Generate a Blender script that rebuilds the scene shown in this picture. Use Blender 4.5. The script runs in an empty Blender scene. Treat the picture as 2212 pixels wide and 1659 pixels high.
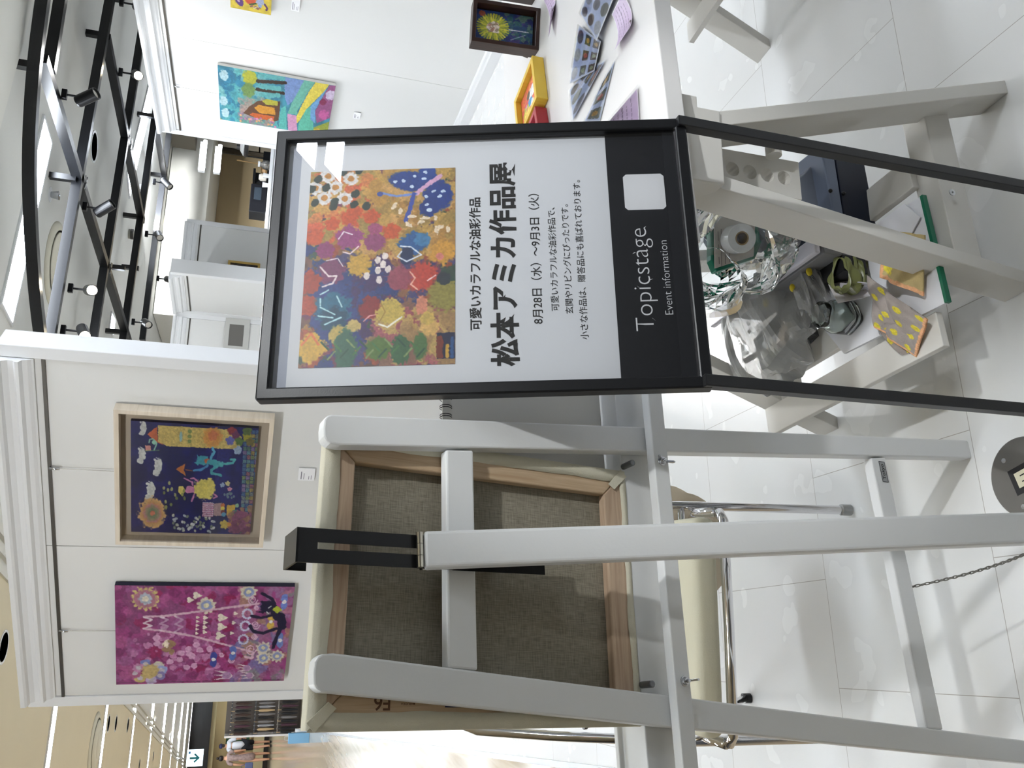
import bpy, bmesh, math, random
import numpy as np
from mathutils import Vector, Matrix
random.seed(7); RNG = np.random.RandomState(11)
S = bpy.context.scene
COL = S.collection
R = math.radians
# ------------------------------------------------------------------ camera (phone held sideways)
FPX, CAMZ, AZ, PITCH, ROLL = 1805.0, 1.215, R(15.5), R(16.60), R(4.647)
_H = Vector((math.sin(AZ), math.cos(AZ), 0)); _RT = Vector((math.cos(AZ), -math.sin(AZ), 0)); _Z = Vector((0, 0, 1))
CF = math.cos(PITCH)*_H - math.sin(PITCH)*_Z
_U = math.cos(PITCH)*_Z + math.sin(PITCH)*_H
CX = -math.cos(ROLL)*_U + math.sin(ROLL)*_RT
CY = math.sin(ROLL)*_U + math.cos(ROLL)*_RT
CC = Vector((0, 0, CAMZ))
cam_d = bpy.data.cameras.new('camera'); cam = bpy.data.objects.new('camera', cam_d); COL.objects.link(cam)
cam_d.sensor_fit = 'HORIZONTAL'; cam_d.sensor_width = 36; cam_d.lens = 36*FPX/2212; cam_d.clip_start = .02; cam_d.clip_end = 200
m = Matrix((CX, CY, -CF)).transposed().to_4x4(); m.translation = CC; cam.matrix_world = m
S.camera = cam
S.view_settings.view_transform = 'Standard'; S.view_settings.look = 'None'; S.view_settings.exposure = 0.85; S.view_settings.gamma = 1; S.view_settings.use_curve_mapping = False
# measuring helpers: a direction of sight, met with a level plane / a wall plane / a depth plane
def ray(u, v): return CF + CX*((u-1106)/FPX) - CY*((v-829.5)/FPX)
def onz(u, v, z=0.0): r = ray(u, v); return CC + r*((z-CAMZ)/r.z)
def onp(u, v, p, n): r = ray(u, v); return CC + r*(((p-CC).dot(n))/r.dot(n))
def ony(u, v, y): r = ray(u, v); return CC + r*(y/r.y)
# ------------------------------------------------------------------ world and lamps
w = bpy.data.worlds.new('world'); S.world = w; w.use_nodes = True
w.node_tree.nodes['Background'].inputs[0].default_value = (.93, .96, 1, 1); w.node_tree.nodes['Background'].inputs[1].default_value = .05
STRIP_E, SPOT_W, DOWN_E = 26.0, 52.0, 26.0
CEIL = 2.65
# ------------------------------------------------------------------ materials
def lin(c): return tuple(((x/255)/12.92 if x/255 <= .04045 else ((x/255+.055)/1.055)**2.4) for x in c)
MATS = {}
def mat(name, rgb, rough=.5, metal=0, spec=.5, bump=0, bscale=60, var=0, vscale=8, trans=0, ior=1.45, emit=None, estr=0, alpha=1, coat=0, stretch=None, sheen=0):
    if name in MATS: return MATS[name]
    M = bpy.data.materials.new(name); M.use_nodes = True; nt = M.node_tree; b = nt.nodes['Principled BSDF']
    c = lin(rgb)
    b.inputs['Base Color'].default_value = (*c, 1); b.inputs['Roughness'].default_value = rough; b.inputs['Metallic'].default_value = metal
    b.inputs['Specular IOR Level'].default_value = spec; b.inputs['IOR'].default_value = ior
    if trans: b.inputs['Transmission Weight'].default_value = trans
    if alpha < 1: b.inputs['Alpha'].default_value = alpha
    if coat: b.inputs['Coat Weight'].default_value = coat
    if sheen: b.inputs['Sheen Weight'].default_value = sheen
    if emit: b.inputs['Emission Color'].default_value = (*lin(emit), 1); b.inputs['Emission Strength'].default_value = estr
    if var or bump:
        tc = nt.nodes.new('ShaderNodeTexCoord'); mp = nt.nodes.new('ShaderNodeMapping'); nt.links.new(tc.outputs['Object'], mp.inputs[0])
        if stretch: mp.inputs['Scale'].default_value = stretch
    if var:
        n = nt.nodes.new('ShaderNodeTexNoise'); n.inputs['Scale'].default_value = vscale; n.inputs['Detail'].default_value = 6; nt.links.new(mp.outputs[0], n.inputs[0])
        mx = nt.nodes.new('ShaderNodeMix'); mx.data_type = 'RGBA'; nt.links.new(n.outputs['Fac'], mx.inputs[0])
        mx.inputs[6].default_value = (*[x*(1-var) for x in c], 1); mx.inputs[7].default_value = (*[min(1, x*(1+var)) for x in c], 1)
        nt.links.new(mx.outputs[2], b.inputs['Base Color'])
    if bump:
        n2 = nt.nodes.new('ShaderNodeTexNoise'); n2.inputs['Scale'].default_value = bscale; n2.inputs['Detail'].default_value = 4; nt.links.new(mp.outputs[0], n2.inputs[0])
        bp = nt.nodes.new('ShaderNodeBump'); bp.inputs['Strength'].default_value = bump; bp.inputs['Distance'].default_value = .002
        nt.links.new(n2.outputs['Fac'], bp.inputs['Height']); nt.links.new(bp.outputs[0], b.inputs['Normal'])
    MATS[name] = M; return M
def glassmat(name, tint=(1, 1, 1), rough=0.0, ior=1.45, gain=1.0, milk=0.0, milkcol=(.8, .8, .8)):
    """thin clear sheet: lets light straight through, mirrors by Fresnel, optionally a little milky"""
    if name in MATS: return MATS[name]
    M = bpy.data.materials.new(name); M.use_nodes = True; nt = M.node_tree; nt.nodes.clear()
    o = nt.nodes.new('ShaderNodeOutputMaterial'); t = nt.nodes.new('ShaderNodeBsdfTransparent'); t.inputs[0].default_value = (*tint, 1)
    g = nt.nodes.new('ShaderNodeBsdfGlossy'); g.inputs['Roughness'].default_value = rough; g.inputs['Color'].default_value = (gain, gain, gain, 1)
    f = nt.nodes.new('ShaderNodeFresnel'); f.inputs[0].default_value = ior
    mx = nt.nodes.new('ShaderNodeMixShader'); nt.links.new(f.outputs[0], mx.inputs[0])
    a = t
    if milk:
        d = nt.nodes.new('ShaderNodeBsdfDiffuse'); d.inputs[0].default_value = (*milkcol, 1); tl = nt.nodes.new('ShaderNodeBsdfTranslucent'); tl.inputs[0].default_value = (*milkcol, 1)
        m1 = nt.nodes.new('ShaderNodeMixShader'); m1.inputs[0].default_value = .4; nt.links.new(d.outputs[0], m1.inputs[1]); nt.links.new(tl.outputs[0], m1.inputs[2])
        m2 = nt.nodes.new('ShaderNodeMixShader'); m2.inputs[0].default_value = milk; nt.links.new(t.outputs[0], m2.inputs[1]); nt.links.new(m1.outputs[0], m2.inputs[2]); a = m2
    nt.links.new(a.outputs[0], mx.inputs[1]); nt.links.new(g.outputs[0], mx.inputs[2]); nt.links.new(mx.outputs[0], o.inputs[0])
    MATS[name] = M; return M
def wood(name, c1, c2, scale=(1, 1, 1), rough=.55, dist=2.5, ws=14):
    if name in MATS: return MATS[name]
    M = bpy.data.materials.new(name); M.use_nodes = True; nt = M.node_tree; b = nt.nodes['Principled BSDF']; b.inputs['Roughness'].default_value = rough
    tc = nt.nodes.new('ShaderNodeTexCoord'); mp = nt.nodes.new('ShaderNodeMapping'); mp.inputs['Scale'].default_value = scale; nt.links.new(tc.outputs['Object'], mp.inputs[0])
    n = nt.nodes.new('ShaderNodeTexNoise'); n.inputs['Scale'].default_value = ws; n.inputs['Detail'].default_value = 8; n.inputs['Distortion'].default_value = dist; nt.links.new(mp.outputs[0], n.inputs[0])
    r = nt.nodes.new('ShaderNodeValToRGB'); r.color_ramp.elements[0].position = .3; r.color_ramp.elements[1].position = .7
    r.color_ramp.elements[0].color = (*lin(c1), 1); r.color_ramp.elements[1].color = (*lin(c2), 1)
    nt.links.new(n.outputs['Fac'], r.inputs[0]); nt.links.new(r.outputs[0], b.inputs['Base Color'])
    MATS[name] = M; return M
PAINT = None
def paintmat():
    global PAINT
    if PAINT: return PAINT
    M = bpy.data.materials.new('oil_paint'); M.use_nodes = True; nt = M.node_tree; b = nt.nodes['Principled BSDF']; b.inputs['Roughness'].default_value = .45
    a = nt.nodes.new('ShaderNodeAttribute'); a.attribute_name = 'Col'; nt.links.new(a.outputs['Color'], b.inputs['Base Color'])
    PAINT = M; return M
WHITE = mat('white_paint', (226, 227, 228), .45, bump=.05, bscale=300)
PANEL = mat('panel_white', (222, 222, 220), .55, bump=.03, bscale=200)
EASEL = mat('easel_white', (222, 223, 222), .38, bump=.05, bscale=220)
TRESTLE = mat('trestle_white', (218, 215, 208), .5, var=.04, vscale=5, bump=.08, bscale=90)
BLACK = mat('black_powder_coat', (13, 14, 17), .38, bump=.04, bscale=500)
BLACKM = mat('black_metal', (16, 17, 20), .3)
CHROME = mat('chrome', (225, 225, 228), .08, metal=1)
STEEL = mat('bright_steel', (190, 192, 195), .25, metal=1)
EMIT = mat('lamp_tube', (255, 255, 255), emit=(236, 244, 255), estr=STRIP_E)
EMITD = mat('downlight_glow', (255, 255, 255), emit=(255, 246, 228), estr=DOWN_E)
EMITS = mat('spot_glow', (255, 255, 255), emit=(255, 240, 210), estr=45)
# ------------------------------------------------------------------ mesh helpers
class MB:
    def __init__(s): s.bm = bmesh.new()
    def box(s, c, d, M=None):
        v = bmesh.ops.create_cube(s.bm, size=1)['verts']
        for q in v:
            q.co = Vector((q.co.x*d[0]+c[0], q.co.y*d[1]+c[1], q.co.z*d[2]+c[2]))
            if M: q.co = M @ q.co
        return s
    def span(s, a, b, M=None):
        return s.box([(a[i]+b[i])/2 for i in range(3)], [abs(b[i]-a[i]) for i in range(3)], M)
    def beam(s, p0, p1, wd, th, up=(0, 0, 1)):
        p0, p1 = Vector(p0), Vector(p1); d = p1-p0; L = d.length; d.normalize(); up = Vector(up)
        x = d.cross(up); x.normalize(); y = x.cross(d)
        for (sz, p) in ((-1, p0), (1, p1)): pass
        vs = []
        for p in (p0, p1):
            for sx, sy in ((-1, -1), (1, -1), (1, 1), (-1, 1)): vs.append(s.bm.verts.new(p + x*(sx*wd/2) + y*(sy*th/2)))
        for f in ((3, 2, 1, 0), (4, 5, 6, 7), (0, 1, 5, 4), (1, 2, 6, 5), (2, 3, 7, 6), (3, 0, 4, 7)): s.bm.faces.new([vs[i] for i in f])
        return s
    def tube(s, pts, r, n=10, closed=False, cap=True):
        pts = [Vector(p) for p in pts]; rings = []; N = len(pts); prev = None
        rr = r if isinstance(r, (list, tuple)) else [r]*N
        for i, p in enumerate(pts):
            if closed: t = pts[(i+1) % N]-pts[i-1]
            else: t = pts[min(i+1, N-1)]-pts[max(i-1, 0)]
            t.normalize()
            if prev is None: a = t.orthogonal().normalized()
            else:
                a = prev - t*prev.dot(t)
                a = a.normalized() if a.length > 1e-6 else t.orthogonal().normalized()
            prev = a; b = t.cross(a)
            rings.append([s.bm.verts.new(p + a*(rr[i]*math.cos(2*math.pi*k/n)) + b*(rr[i]*math.sin(2*math.pi*k/n))) for k in range(n)])
        for i in range(N if closed else N-1):
            A, B = rings[i], rings[(i+1) % N]
            for k in range(n): s.bm.faces.new((A[k], A[(k+1) % n], B[(k+1) % n], B[k]))
        if cap and not closed:
            s.bm.faces.new(rings[0][::-1]); s.bm.faces.new(rings[-1])
        return s
    def cyl(s, p0, p1, r, n=20, r2=None): return s.tube([p0, p1], [r, r if r2 is None else r2], n)
    def lathe(s, prof, M=None, n=28):
        rings = []
        for (r, z) in prof:
            ring = [s.bm.verts.new((r*math.cos(2*math.pi*k/n), r*math.sin(2*math.pi*k/n), z)) for k in range(n)]
            if M:
                for q in ring: q.co = M @ q.co
            rings.append(ring)
        for A, B in zip(rings, rings[1:]):
            for k in range(n): s.bm.faces.new((A[k], A[(k+1) % n], B[(k+1) % n], B[k]))
        if prof[0][0] > 1e-5: s.bm.faces.new(rings[0][::-1])
        if prof[-1][0] > 1e-5: s.bm.faces.new(rings[-1])
        return s
    def prism(s, poly, z0, z1, M=None):
        M = M or Matrix(); a = [s.bm.verts.new(M @ Vector((x, y, z0))) for x, y in poly]; b = [s.bm.verts.new(M @ Vector((x, y, z1))) for x, y in poly]; n = len(poly)
        s.bm.faces.new(a[::-1]); s.bm.faces.new(b)
        for k in range(n): s.bm.faces.new((a[k], a[(k+1) % n], b[(k+1) % n], b[k]))
        return s
    def ball(s, c, r, seg=16, sc=(1, 1, 1), M=None):
        for q in bmesh.ops.create_uvsphere(s.bm, u_segments=seg, v_segments=seg//2+2, radius=r)['verts']:
            q.co = Vector((q.co.x*sc[0]+c[0], q.co.y*sc[1]+c[1], q.co.z*sc[2]+c[2]))
            if M: q.co = M @ q.co
        return s
    def quad(s, *p): s.bm.faces.new([s.bm.verts.new(Vector(q)) for q in p]); return s
    def sheet(s, fn, nu, nv):
        g = [[s.bm.verts.new(fn(i/nu, j/nv)) for j in range(nv+1)] for i in range(nu+1)]
        for i in range(nu):
            for j in range(nv): s.bm.faces.new((g[i][j], g[i+1][j], g[i+1][j+1], g[i][j+1]))
        return s
    def build(s, name, material, parent=None, bevel=0, smooth=False, seg=2, label=None, solid=0, sub=0):
        bmesh.ops.recalc_face_normals(s.bm, faces=s.bm.faces)
        me = bpy.data.meshes.new(name); s.bm.to_mesh(me); s.bm.free()
        for mm in (material if isinstance(material, (list, tuple)) else [material]): me.materials.append(mm)
        o = bpy.data.objects.new(name, me); COL.objects.link(o)
        if parent: o.parent = parent
        if smooth: me.polygons.foreach_set('use_smooth', [True]*len(me.polygons))
        if solid: md = o.modifiers.new('s', 'SOLIDIFY'); md.thickness = solid
        if bevel: md = o.modifiers.new('b', 'BEVEL'); md.width = bevel; md.segments = seg; md.limit_method = 'ANGLE'
        if sub: md = o.modifiers.new('u', 'SUBSURF'); md.levels = md.render_levels = sub
        if label: o['label'] = label
        return o
def tag(o, label, cat, group=None, kind=None):
    o['label'] = label; o['category'] = cat
    if group: o['group'] = group
    if kind: o['kind'] = kind
    return o
def thing(name, label, cat, M=None, group=None):
    o = bpy.data.objects.new(name, None); COL.objects.link(o); o.empty_display_size = .05
    if M is not None: o.matrix_world = M
    return tag(o, label, cat, group)
def struct(o): o['kind'] = 'structure'; return o
def frameM(o, x, y, z=None):
    x = Vector(x).normalized(); y = Vector(y); y = (y - x*y.dot(x)).normalized(); z = x.cross(y)
    M = Matrix((x, y, z)).transposed().to_4x4(); M.translation = Vector(o); return M
def T(*a): return Matrix.Translation(Vector(a))
def rot(ax, d): return Matrix.Rotation(R(d), 4, ax)
def text(name, body, x0, x1, yc, material, parent, z=.0004, bold=0, hh=None, rotz=0, thick=.0001, label=None):
    """flat lettering fitted between x0 and x1 (height scaled along), centred on yc"""
    cu = bpy.data.curves.new(name, 'FONT'); cu.body = body; cu.size = 1; cu.offset = bold; cu.resolution_u = 4
    ob = bpy.data.objects.new('tmp', cu); COL.objects.link(ob); bpy.context.view_layer.update()
    dg = bpy.context.evaluated_depsgraph_get(); me = bpy.data.meshes.new_from_object(ob.evaluated_get(dg))
    bpy.data.objects.remove(ob); bpy.data.curves.remove(cu)
    n = len(me.vertices); co = np.zeros(n*3); me.vertices.foreach_get('co', co); co = co.reshape(-1, 3)
    mn, mx = co.min(0), co.max(0); s = (x1-x0)/(mx[0]-mn[0]); sy = s if hh is None else hh/(mx[1]-mn[1])
    xx = (co[:, 0]-mn[0])*s + x0; yy = (co[:, 1]-(mn[1]+mx[1])/2)*sy
    if rotz:
        cxm = (x0+x1)/2; c_, s_ = math.cos(R(rotz)), math.sin(R(rotz)); dx = xx-cxm; xx, yy = cxm+dx*c_-yy*s_, dx*s_+yy*c_
    co[:, 0] = xx; co[:, 1] = yy+yc; co[:, 2] = z
    me.vertices.foreach_set('co', co.ravel()); me.name = name; me.materials.clear(); me.materials.append(material); me.update()
    o = bpy.data.objects.new(name, me); COL.objects.link(o); o.parent = parent
    if label: o['label'] = label
    return o
# ------------------------------------------------------------------ painted pictures: brush marks laid into the colour of a fine mesh
def smooth_noise(h, w, k, seed):
    r = np.random.RandomState(seed); g = r.rand(max(2, int(h/k)+2), max(2, int(w/k)+2))
    y = np.linspace(0, g.shape[0]-1.001, h); x = np.linspace(0, g.shape[1]-1.001, w); yi = y.astype(int); xi = x.astype(int); fy = (y-yi)[:, None]; fx = (x-xi)[None]
    fy = fy*fy*(3-2*fy); fx = fx*fx*(3-2*fx)
    return g[yi][:, xi]*(1-fy)*(1-fx)+g[yi+1][:, xi]*fy*(1-fx)+g[yi][:, xi+1]*(1-fy)*fx+g[yi+1][:, xi+1]*fy*fx
class Art:
    def __init__(s, w, h, bg, seed=1, rough=.25):
        s.w, s.h = w, h; s.a = np.ones((h, w, 3))*np.array(bg)/255.
        s.n1 = smooth_noise(h, w, 4, seed); s.n2 = smooth_noise(h, w, 11, seed+1); s.n3 = smooth_noise(h, w, 2, seed+2)
        s.a *= (1-rough/2+rough*s.n2)[..., None]; s.rs = np.random.RandomState(seed)
        s.Y, s.X = np.mgrid[0:h, 0:w]; s.X = (s.X+.5)/w; s.Y = (s.Y+.5)/h; s.asp = h/w
    def _put(s, m, col, j=.22, al=1.0):
        c = np.array(col)/255.; t = (1-j/2 + j*(.6*s.n1+.4*s.n3))[..., None]
        m = (m*al)[..., None]; s.a = s.a*(1-m) + np.clip(c*t*1.0, 0, 1)*m
    def blob(s, cx, cy, rx, ry=None, col=(0, 0, 0), rot=0, ro=.18, petals=0, pd=.25, j=.25, al=1.0):
        ry = rx if ry is None else ry; a = R(rot); dx = (s.X-cx); dy = (s.Y-cy)*s.asp
        u = dx*math.cos(a)+dy*math.sin(a); v = -dx*math.sin(a)+dy*math.cos(a); th = np.arctan2(v, u)
        rr = np.sqrt((u/rx)**2+(v/ry)**2); e = 1+ro*(s.n1-.5)*2
        if petals: e = e*(1-pd+pd*np.abs(np.cos(petals*th/2)))
        s._put(np.clip((e-rr)*6/1.0+.5, 0, 1), col, j, al)
    def line(s, pts, wd, col, ro=.3, j=.2, al=1.0):
        d = np.full((s.h, s.w), 9.)
        for (ax, ay), (bx, by) in zip(pts, pts[1:]):
            vx, vy = bx-ax, (by-ay)*s.asp; L = vx*vx+vy*vy+1e-9; t = np.clip(((s.X-ax)*vx+(s.Y-ay)*s.asp*vy)/L, 0, 1)
            d = np.minimum(d, np.hypot(s.X-ax-t*vx, (s.Y-ay)*s.asp-t*vy))
        e = wd/2*(1+ro*(s.n1-.5)*2); s._put(np.clip((e-d)*s.w*.8+.5, 0, 1), col, j, al)
    def poly(s, pts, col, j=.22, al=1.0, ro=0.006):
        X = s.X+ro*(s.n1-.5); Y = s.Y+ro*(s.n3-.5); ins = np.zeros((s.h, s.w), bool); n = len(pts)
        for i in range(n):
            (x1, y1), (x2, y2) = pts[i], pts[(i+1) % n]
            if y1 == y2: continue
            c = ((Y >= min(y1, y2)) & (Y < max(y1, y2)) & (X < (x2-x1)*(Y-y1)/(y2-y1)+x1)); ins ^= c
        s._put(ins.astype(float), col, j, al)
    def dabs(s, n, box, r, cols, j=.3, al=.9, el=1.6, ro=.3):
        x0, y0, x1, y1 = box
        for i in range(n):
            rr = r*(.5+s.rs.rand()); s.blob(x0+(x1-x0)*s.rs.rand(), y0+(y1-y0)*s.rs.rand(), rr*el, rr, cols[s.rs.randint(len(cols))], s.rs.rand()*180, ro, j=j, al=al)
    def mesh(s, name, wm, hm, parent, M=None, z=0.0, gain=1.0, bump=0.0, material=None):
        """mesh spanning x 0..wm and y 0..-hm in the parent's frame"""
        w, h = s.w, s.h; lum = s.a.mean(2)
        xs = np.linspace(0, wm, w); ys = -np.linspace(0, hm, h); co = np.zeros((h, w, 3)); co[..., 0] = xs[None]; co[..., 1] = ys[:, None]; co[..., 2] = z + bump*(s.n1-.5+.5*(lum-.5))
        idx = np.arange(h*w).reshape(h, w); q = np.stack([idx[1:, :-1], idx[1:, 1:], idx[:-1, 1:], idx[:-1, :-1]], -1).reshape(-1, 4)
        me = bpy.data.meshes.new(name); me.vertices.add(h*w); me.vertices.foreach_set('co', co.ravel())
        me.loops.add(q.size); me.loops.foreach_set('vertex_index', q.ravel().astype(np.int32)); me.polygons.add(len(q)); me.polygons.foreach_set('loop_start', np.arange(0, q.size, 4, dtype=np.int32))
        try: me.polygons.foreach_set('loop_total', np.full(len(q), 4, dtype=np.int32))
        except Exception: pass
        me.update(calc_edges=True); me.validate()
        c = np.clip(s.a*gain, 0, 1); c = np.where(c <= .04045, c/12.92, ((c+.055)/1.055)**2.4); c4 = np.ones((h*w, 4), np.float32); c4[:, :3] = c.reshape(-1, 3)
        at = me.color_attributes.new('Col', 'FLOAT_COLOR', 'POINT'); at.data.foreach_set('color', c4.ravel())
        me.materials.append(material or paintmat()); o = bpy.data.objects.new(name, me); COL.objects.link(o); o.parent = parent
        me.polygons.foreach_set('use_smooth', [True]*len(me.polygons))
        if M: o.matrix_local = M
        return o
# ================================================================== ROOM SHELL
def floor_mat():
    M = bpy.data.materials.new('floor_vinyl'); M.use_nodes = True; nt = M.node_tree; b = nt.nodes['Principled BSDF']; b.inputs['Roughness'].default_value = .22; b.inputs['Specular IOR Level'].default_value = .45
    tc = nt.nodes.new('ShaderNodeTexCoord'); mp = nt.nodes.new('ShaderNodeMapping'); mp.inputs['Location'].default_value = (-.14, -.24, 0); nt.links.new(tc.outputs['Object'], mp.inputs[0])
    mp.inputs['Rotation'].default_value = (0, 0, R(-3))
    br = nt.nodes.new('ShaderNodeTexBrick'); br.offset = .5; br.inputs['Scale'].default_value = 1; br.inputs['Brick Width'].default_value = .45; br.inputs['Row Height'].default_value = .45; br.inputs['Mortar Size'].default_value = .0008; br.inputs['Mortar Smooth'].default_value = .3
    br.inputs['Color1'].default_value = (*lin((232, 232, 230)), 1); br.inputs['Color2'].default_value = (*lin((229, 230, 229)), 1); br.inputs['Mortar'].default_value = (*lin((176, 172, 166)), 1)
    nt.links.new(mp.outputs[0], br.inputs[0])
    # scuffs and specks of wear
    v = nt.nodes.new('ShaderNodeTexNoise'); v.inputs['Scale'].default_value = 38; v.inputs['Detail'].default_value = 2; nt.links.new(tc.outputs['Object'], v.inputs[0])
    r = nt.nodes.new('ShaderNodeValToRGB'); r.color_ramp.elements[0].position = .80; r.color_ramp.elements[0].color = (0, 0, 0, 1); r.color_ramp.elements[1].position = .86; r.color_ramp.elements[1].color = (1, 1, 1, 1); nt.links.new(v.outputs['Fac'], r.inputs[0])
    mx = nt.nodes.new('ShaderNodeMix'); mx.data_type = 'RGBA'; nt.links.new(r.outputs[0], mx.inputs[0]); nt.links.new(br.outputs['Color'], mx.inputs[6]); mx.inputs[7].default_value = (*lin((150, 145, 138)), 1)
    nt.links.new(mx.outputs[2], b.inputs['Base Color'])
    n = nt.nodes.new('ShaderNodeTexNoise'); n.inputs['Scale'].default_value = 9; nt.links.new(tc.outputs['Object'], n.inputs[0])
    mr = nt.nodes.new('ShaderNodeMapRange'); mr.inputs[3].default_value = .16; mr.inputs[4].default_value = .34; nt.links.new(n.outputs['Fac'], mr.inputs[0]); nt.links.new(mr.outputs[0], b.inputs['Roughness'])
    return M
def stone_mat():
    M = wood('aisle_stone', (176, 158, 130), (204, 188, 162), (5, .35, 1), .12, 1.2, 3.0); b = M.node_tree.nodes['Principled BSDF']; b.inputs['Specular IOR Level'].default_value = .6
    return M
E0, E1 = onz(690, 1580), onz(1300, 1655)          # edge of the white booth floor along the aisle
ed = (E0-E1).normalized(); EA = E1 - ed*8; EB = E0 + ed*24
en = Vector((ed.y, -ed.x, 0))
b = MB(); b.quad(EA, EA+en*30, EB+en*30, EB); FLOOR = struct(b.build('floor', floor_mat()))
b = MB(); b.quad(EA-en*.02, EB-en*.02, EB-en*30, EA-en*30); struct(b.build('floor_aisle', stone_mat()))
b = MB(); b.beam(EA-en*.012, EB-en*.012, .024, .006); struct(b.build('trim_1', mat('floor_trim', (168, 170, 174), .25, metal=.9)))
# ceilings: white over the booths, cream over the aisle, stepped cove between
K0, K1 = onz(0, 1236, CEIL), onz(46, 1285, CEIL)
kd = (K1-K0).normalized(); kn = Vector((kd.y, -kd.x, 0))
if kn.x < 0: kn = -kn
KA, KB = K0-kd*14, K0+kd*45
CEILM = mat('ceiling_paint', (214, 213, 207), .8, var=.03, vscale=3); CREAM = mat('ceiling_cream', (214, 203, 176), .8, var=.03, vscale=3)
S0, S1 = onz(75, 0, 2.56), onz(0, 280, 2.56)       # edge of the lower soffit over the front of the booth
sd = (S1-S0).normalized(); sn = Vector((-sd.y, sd.x, 0))
if sn.y < 0: sn = -sn
b = MB(); b.quad((-30, -14, CEIL), (40, -14, CEIL), (40, 45, CEIL), (-30, 45, CEIL)); struct(b.build('ceiling', CEILM))
b = MB(); q0, q1 = S0-sd*20, S0+sd*3.2
b.prism([(q0.x, q0.y), (q1.x, q1.y), (q1-sn*16).to_2d(), (q0-sn*16).to_2d()], 2.56, CEIL-.002); struct(b.build('ceiling_soffit', mat('soffit_paint', (222, 220, 212), .8)))
b = MB()
for i, (off, z) in enumerate(((0, 2.612), (.06, 2.63))):
    pass
b.prism([p.to_2d() for p in (KA, KB, KB-kn*26, KA-kn*26)], CEIL-.012, CEIL-.003); struct(b.build('ceiling_aisle', CREAM))
b = MB()
for off in (.0, .10, .19): b.beam(KA+kn*off+Vector((0, 0, -.012-off*.02)), KB+kn*off+Vector((0, 0, -.012-off*.02)), .05, .03)
struct(b.build('trim_2', mat('cove_white', (216, 214, 206), .7)))
# exhibition partitions
def partition(name, R0, L0, seams=(), thick=.10, top=2.03, post_r=.045, post_l=.055, base=True):
    """R0/L0: right and left ends of the shown face on plan; local x runs left to right, z towards the viewer"""
    R0, L0 = Vector((R0[0], R0[1], 0)), Vector((L0[0], L0[1], 0)); W = (R0-L0).length
    M = frameM(L0, R0-L0, (0, 0, 1))
    o = bpy.data.objects.new(name, None); COL.objects.link(o); o.matrix_world = M; struct(o)
    b = MB(); xs = [post_l]+list(seams)+[W-post_r]
    for x0, x1 in zip(xs, xs[1:]): b.span((x0+.0015, .0, -thick+.03), (x1-.0015, top-.02, -.004))
    b.build('panel', PANEL, o)
    b = MB().span((post_l, .02, -thick+.035), (W-post_r, top-.03, -.012)).build('seam_gap', mat('gap_dark', (60, 58, 56), .8), o)
    for (x0, x1) in ((0, post_l), (W-post_r, W)):
        MB().span((x0, 0, -thick), (x1, top, .004)).build('end_post', WHITE, o, bevel=.003)
    # crown moulding
    b = MB(); prof = [(-.03, top+.012), (.052, top+.012), (.052, top-.004), (.046, top-.012), (.030, top-.018), (.022, top-.034), (.024, top-.05), (.030, top-.056), (.030, top-.066), (.016, top-.074), (.012, top-.088), (.005, top-.098), (.003, top-.104), (-.03, top-.104)]
    Mx = Matrix(((0, 0, 1, 0), (0, 1, 0, 0), (1, 0, 0, 0), (0, 0, 0, 1)))
    b.prism(prof, post_l+.001, W-post_r-.001, Mx); b.build('crown_moulding', WHITE, o)
    b = MB().span((post_l, 1.893, -.002), (W-post_r, 1.904, .0015)); b.build('picture_rail', mat('rail_dark', (84, 80, 74), .4, metal=.6), o)
    if base:
        b = MB(); prof = [(-.004, 0), (.022, 0), (.022, .06), (.016, .07), (.012, .085), (.004, .092), (-.004, .092)]
        b.prism(prof, post_l, W-post_r, Mx); b.build('baseboard', WHITE, o)
    return o, M, W
ZR = 1.899
a0, a1 = onz(92.5, 775.6, ZR), onz(136, 1505, ZR); ad = (a0-a1).normalized()
WA, MA, WWA = partition('wall_left', a0+ad*.045, a1-ad*.055, seams=[(onp(104, 1180, a0, Vector((ad.y, -ad.x, 0)))-(a1-ad*.055)).to_2d().length])
# right-hand partition, running away from the viewer
WB, MB_, WWB = partition('wall_right', (3.203, 3.2), (3.203, 5.70), seams=[5.70-4.59])
p = onz(403.6, 593, ZR); q = onz(412, 677.6, ZR)
WC, MC, WWC = partition('wall_back', (p.x, p.y-.03), (q.x, q.y), thick=.13, base=False)
WC2, MC2, WWC2 = partition('wall_back_return', (q.x, q.y), (q.x-1.9, q.y-.02), base=False)
WD, MD, WWD = partition('wall_back_bay', (3.60, 7.98), (2.62, 8.03), base=False)
# booths' neighbours and the far ends of the hall (real walls that close the view)
BEIGE = mat('beige_wall', (196, 176, 140), .7, var=.03, vscale=2); DKBR = mat('dark_brown_wall', (92, 84, 72), .7)
w0, w1 = onz(505, 330, 2.0), onz(520, 478, 2.0)
def wallbox(name, p, q, z0, z1, m, t=.1):
    b = MB(); p = Vector((p[0], p[1], 0)); q = Vector((q[0], q[1], 0)); d = (q-p).normalized(); n = Vector((-d.y, d.x, 0)); c = (p+q)/2+n*t/2
    b.beam(p+n*t/2+Vector((0, 0, (z0+z1)/2)), q+n*t/2+Vector((0, 0, (z0+z1)/2)), t, z1-z0); return struct(b.build(name, m))
BW = [ony(480, 331, 13.0), ony(463, 474, 13.0)]
wallbox('wall_far_right', (BW[1].x-1.2, 13.0), (BW[0].x, 13.0), 0, BW[0].z, BEIGE)
wallbox('wall_far_brown', (BW[0].x, 12.9), (BW[0].x+2.6, 12.6), 0, 2.45, DKBR)
b = MB(); f0, f1 = ony(480, 331, 12.9), ony(461, 474, 12.9)
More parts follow.
